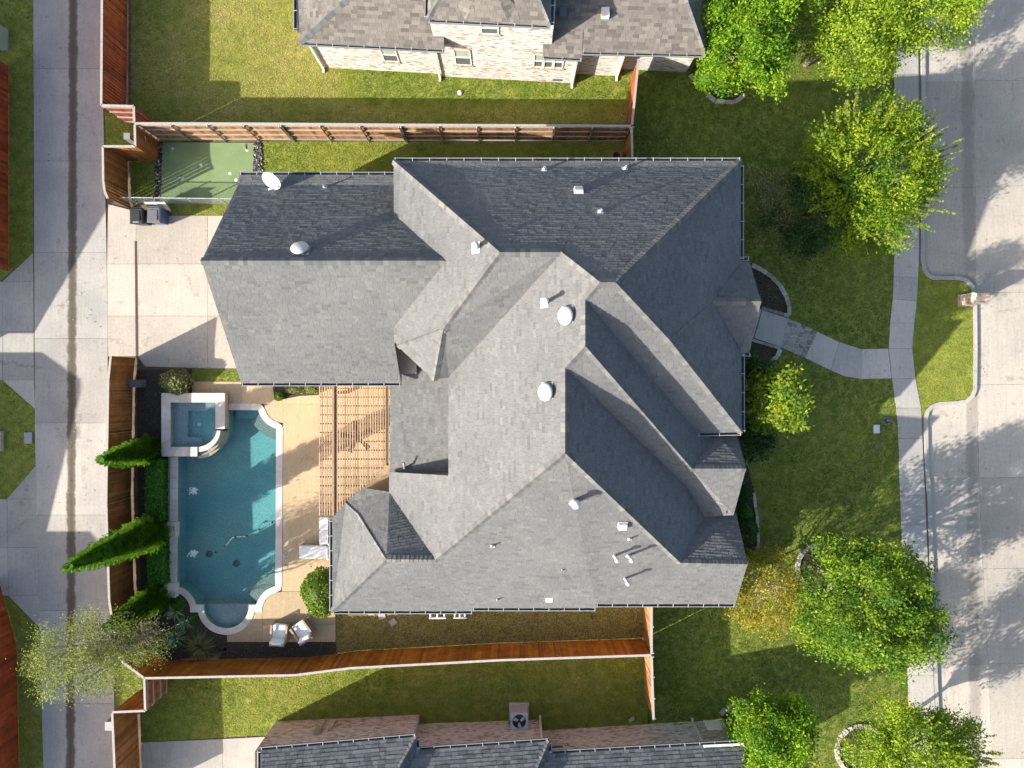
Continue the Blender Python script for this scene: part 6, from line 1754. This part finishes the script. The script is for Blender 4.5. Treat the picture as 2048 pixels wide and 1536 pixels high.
# air conditioner
ac0 = P(1038, 1424); ac = thing('air_conditioner', 'grey air conditioning condenser with a round fan grille beside the lower house', 'air conditioner', ac0)
one('pad', M['walk'], ac, lambda m: m.box(ac0 + Vector((0, 0, .05)), (.95, .95, .1)))
one('cabinet', M['strap'], ac, lambda m: m.prism([(ac0.x + sx * .4 * (1 if k else .9), ac0.y + sy * .4 * (.9 if k else 1)) for sx, sy, ks in ((-1, -1, (1, 0)), (1, -1, (0, 1)), (1, 1, (1, 0)), (-1, 1, (0, 1))) for k in ks], .95, .1))
one('fan_well', M['black'], ac, lambda m: m.lathe([(.31, .952), (.31, .954), (0, .953)], (ac0.x, ac0.y, 0), 24))
for i in range(3):
    a = i * 2.094 + .4; d = Vector((math.cos(a), math.sin(a), 0)); s = Vector((-d.y, d.x, 0)); c = Vector((ac0.x, ac0.y, .962))
    m = MB(); m.raw([c + d * .06 - s * .05, c + d * .28 - s * .02, c + d * .28 + s * .15 + Vector((0, 0, .012)), c + d * .06 + s * .05], [(0, 1, 2, 3)]); m.build('blade', M['white_metal'], ac)
one('grille', M['black'], ac, lambda m: [m.tube([(ac0.x + r_ * math.cos(R(a)), ac0.y + r_ * math.sin(R(a)), .985) for a in range(0, 361, 15)], .005, 4, caps=False) for r_ in (.08, .14, .2, .26, .31)] and None)
one('coolant_line', M['black'], ac, lambda m: m.tube([ac0 + Vector((-.42, -.2, .5)), ac0 + Vector((-.5, -.4, .3)), ac0 + Vector((-.48, -.75, .25))], .03, 6))
# odds and ends
def boxy(name, label, cat, px, py, z, d, mat, lid=None, rz=0.0):
    p = GP(px, py); t = thing(name, label, cat, p)
    def body(m):
        k = .9; x, y, h_ = d[0] / 2, d[1] / 2, d[2]
        Rm = Matrix.Rotation(rz, 3, 'Z')
        V = [Rm @ Vector(v) + p for v in ((-x, -y, 0), (x, -y, 0), (x, y, 0), (-x, y, 0), (-x * k, -y * k, h_), (x * k, -y * k, h_), (x * k, y * k, h_), (-x * k, y * k, h_))]
        m.raw(V, [(4, 5, 6, 7), (0, 1, 5, 4), (1, 2, 6, 5), (2, 3, 7, 6), (3, 0, 4, 7)])
    one('housing', M[mat], t, body)
    one('lid', M[lid or mat], t, lambda m: m.box(p + Vector((0, 0, d[2] + .015)), (d[0] * .97, d[1] * .97, .035), rz=rz))
    return t
boxy('utility_post', 'small grey utility pedestal on the grass by the alley', 'utility box', 272, 284, 0, (.3, .3, .8), 'gutter')
boxy('equipment_box', 'dark grey equipment box beside the pool fence', 'box', 284, 767, 0, (.42, .38, .75), 'grey_plastic')
boxy('valve_cover', 'pale rectangular valve cover in the lower front lawn', 'valve cover', 1752, 858, 0, (.3, .42, .05), 'white_metal')
boxy('valve_cover', 'small faded valve cover in the lower front lawn', 'valve cover', 1753, 893, 0, (.18, .24, .04), 'grey_plastic')
boxy('water_meter', 'grey water meter lid in the grass across the alley', 'meter cover', 58, 876, 0, (.38, .55, .04), 'gutter')
boxy('transformer_box', 'pale green transformer cabinet in the upper corner', 'transformer', -2, 80, 0, (.9, 1.0, .9), 'blind')
boxy('alley_bin', 'white box standing beside the lower alley fence', 'box', 232, 1440, 0, (.36, .42, .6), 'gutter')
boxy('paving_brick', 'loose brick lying on the lower back lawn', 'brick', 1263, 1438, 0, (.28, .12, .07), 'stone', rz=.6)
boxy('concrete_box', 'low concrete curb box at the left edge of the alley lawn', 'box', -2, 882, 0, (.5, .95, .2), 'walk')
mp = GP(1773, 842); mc = thing('meter_cover', 'round dark meter cover near the sidewalk', 'meter cover', mp)
one('ring', M['grey_plastic'], mc, lambda m: m.lathe([(.2, -.02), (.2, .03), (.17, .035)], mp, 24)); one('lid', M['bronze'], mc, lambda m: m.lathe([(.168, .03), (.12, .036), (0, .038)], mp, 24)); one('read_port', M['white_metal'], mc, lambda m: m.lathe([(.035, .036), (.03, .045), (0, .046)], mp + Vector((.05, .03, 0)), 10))
tp = P(1232, 316); pt = thing('terracotta_pot', 'empty round terracotta pot in the shaded side yard', 'pot', tp)
one('pot_wall', M['terracotta'], pt, lambda m: m.lathe([(.14, 0), (.21, .34), (.24, .34), (.24, .4), (.2, .4), (.18, .34), (.13, .05), (0, .05)], tp, 22)); one('soil', M['soil'], pt, lambda m: m.lathe([(.175, .3), (0, .31)], tp, 16))
for i, (px, py) in enumerate(((743, 1224), (764, 1232), (786, 1244))):
    m = MB(); p = P(px, py); m.box(p + Vector((0, 0, .02)), (.32, .28, .06), rz=.3 * i, tone=random.random()); o = m.build('stepping_stone', M['walk'])
    tag(o, ('stepping stone tucked under the lower eave', 'middle stepping stone in the brown side lawn', 'stepping stone farthest from the eave in the brown lawn')[i], 'stepping stone', 'stepping stones')
for i, (px, py) in enumerate(((481, 800), (571, 1107), (571, 1133))):
    p = P(px, py, .03); t = thing('deck_skimmer_lid', ('round skimmer lid beside the spa corner', 'round skimmer lid on the deck, the one nearer the chaise', 'round skimmer lid on the deck, the one nearer the round bush')[i], 'lid', p, group='skimmer lids in the deck')
    one('rim', M['stone'], t, lambda m: m.lathe([(.12, .0), (.12, .008), (.1, .01)], p, 18)); one('cover', M['deck'], t, lambda m: m.lathe([(.098, .004), (0, .007)], p, 18))
cp = P(920, 186); ct = thing('cleanout_cap', 'pale blue cleanout cap in the lawn of the pale brick house', 'cap', cp)
one('cap', M['white_metal'], ct, lambda m: m.lathe([(.12, 0), (.12, .05), (.08, .07), (0, .07)], cp, 16)); one('nut', M['white_metal'], ct, lambda m: m.box(cp + Vector((0, 0, .085)), (.06, .06, .03)))
for i, (px, py, rz) in enumerate(((338, 262, 1.2),)):
    a, b = P(px - 46, 268, 1.6), P(px - 45, 305, .1)
    t = thing('rake', 'long handled rake leaning on the nook fence', 'rake', b)
    one('handle', M['rail'], t, lambda m: m.tube([P(290, 272, 1.7), P(294, 304, .12)], .018, 6)); one('head', M['steel'], t, lambda m: m.box(P(294, 305, .1), (.1, .3, .04)))
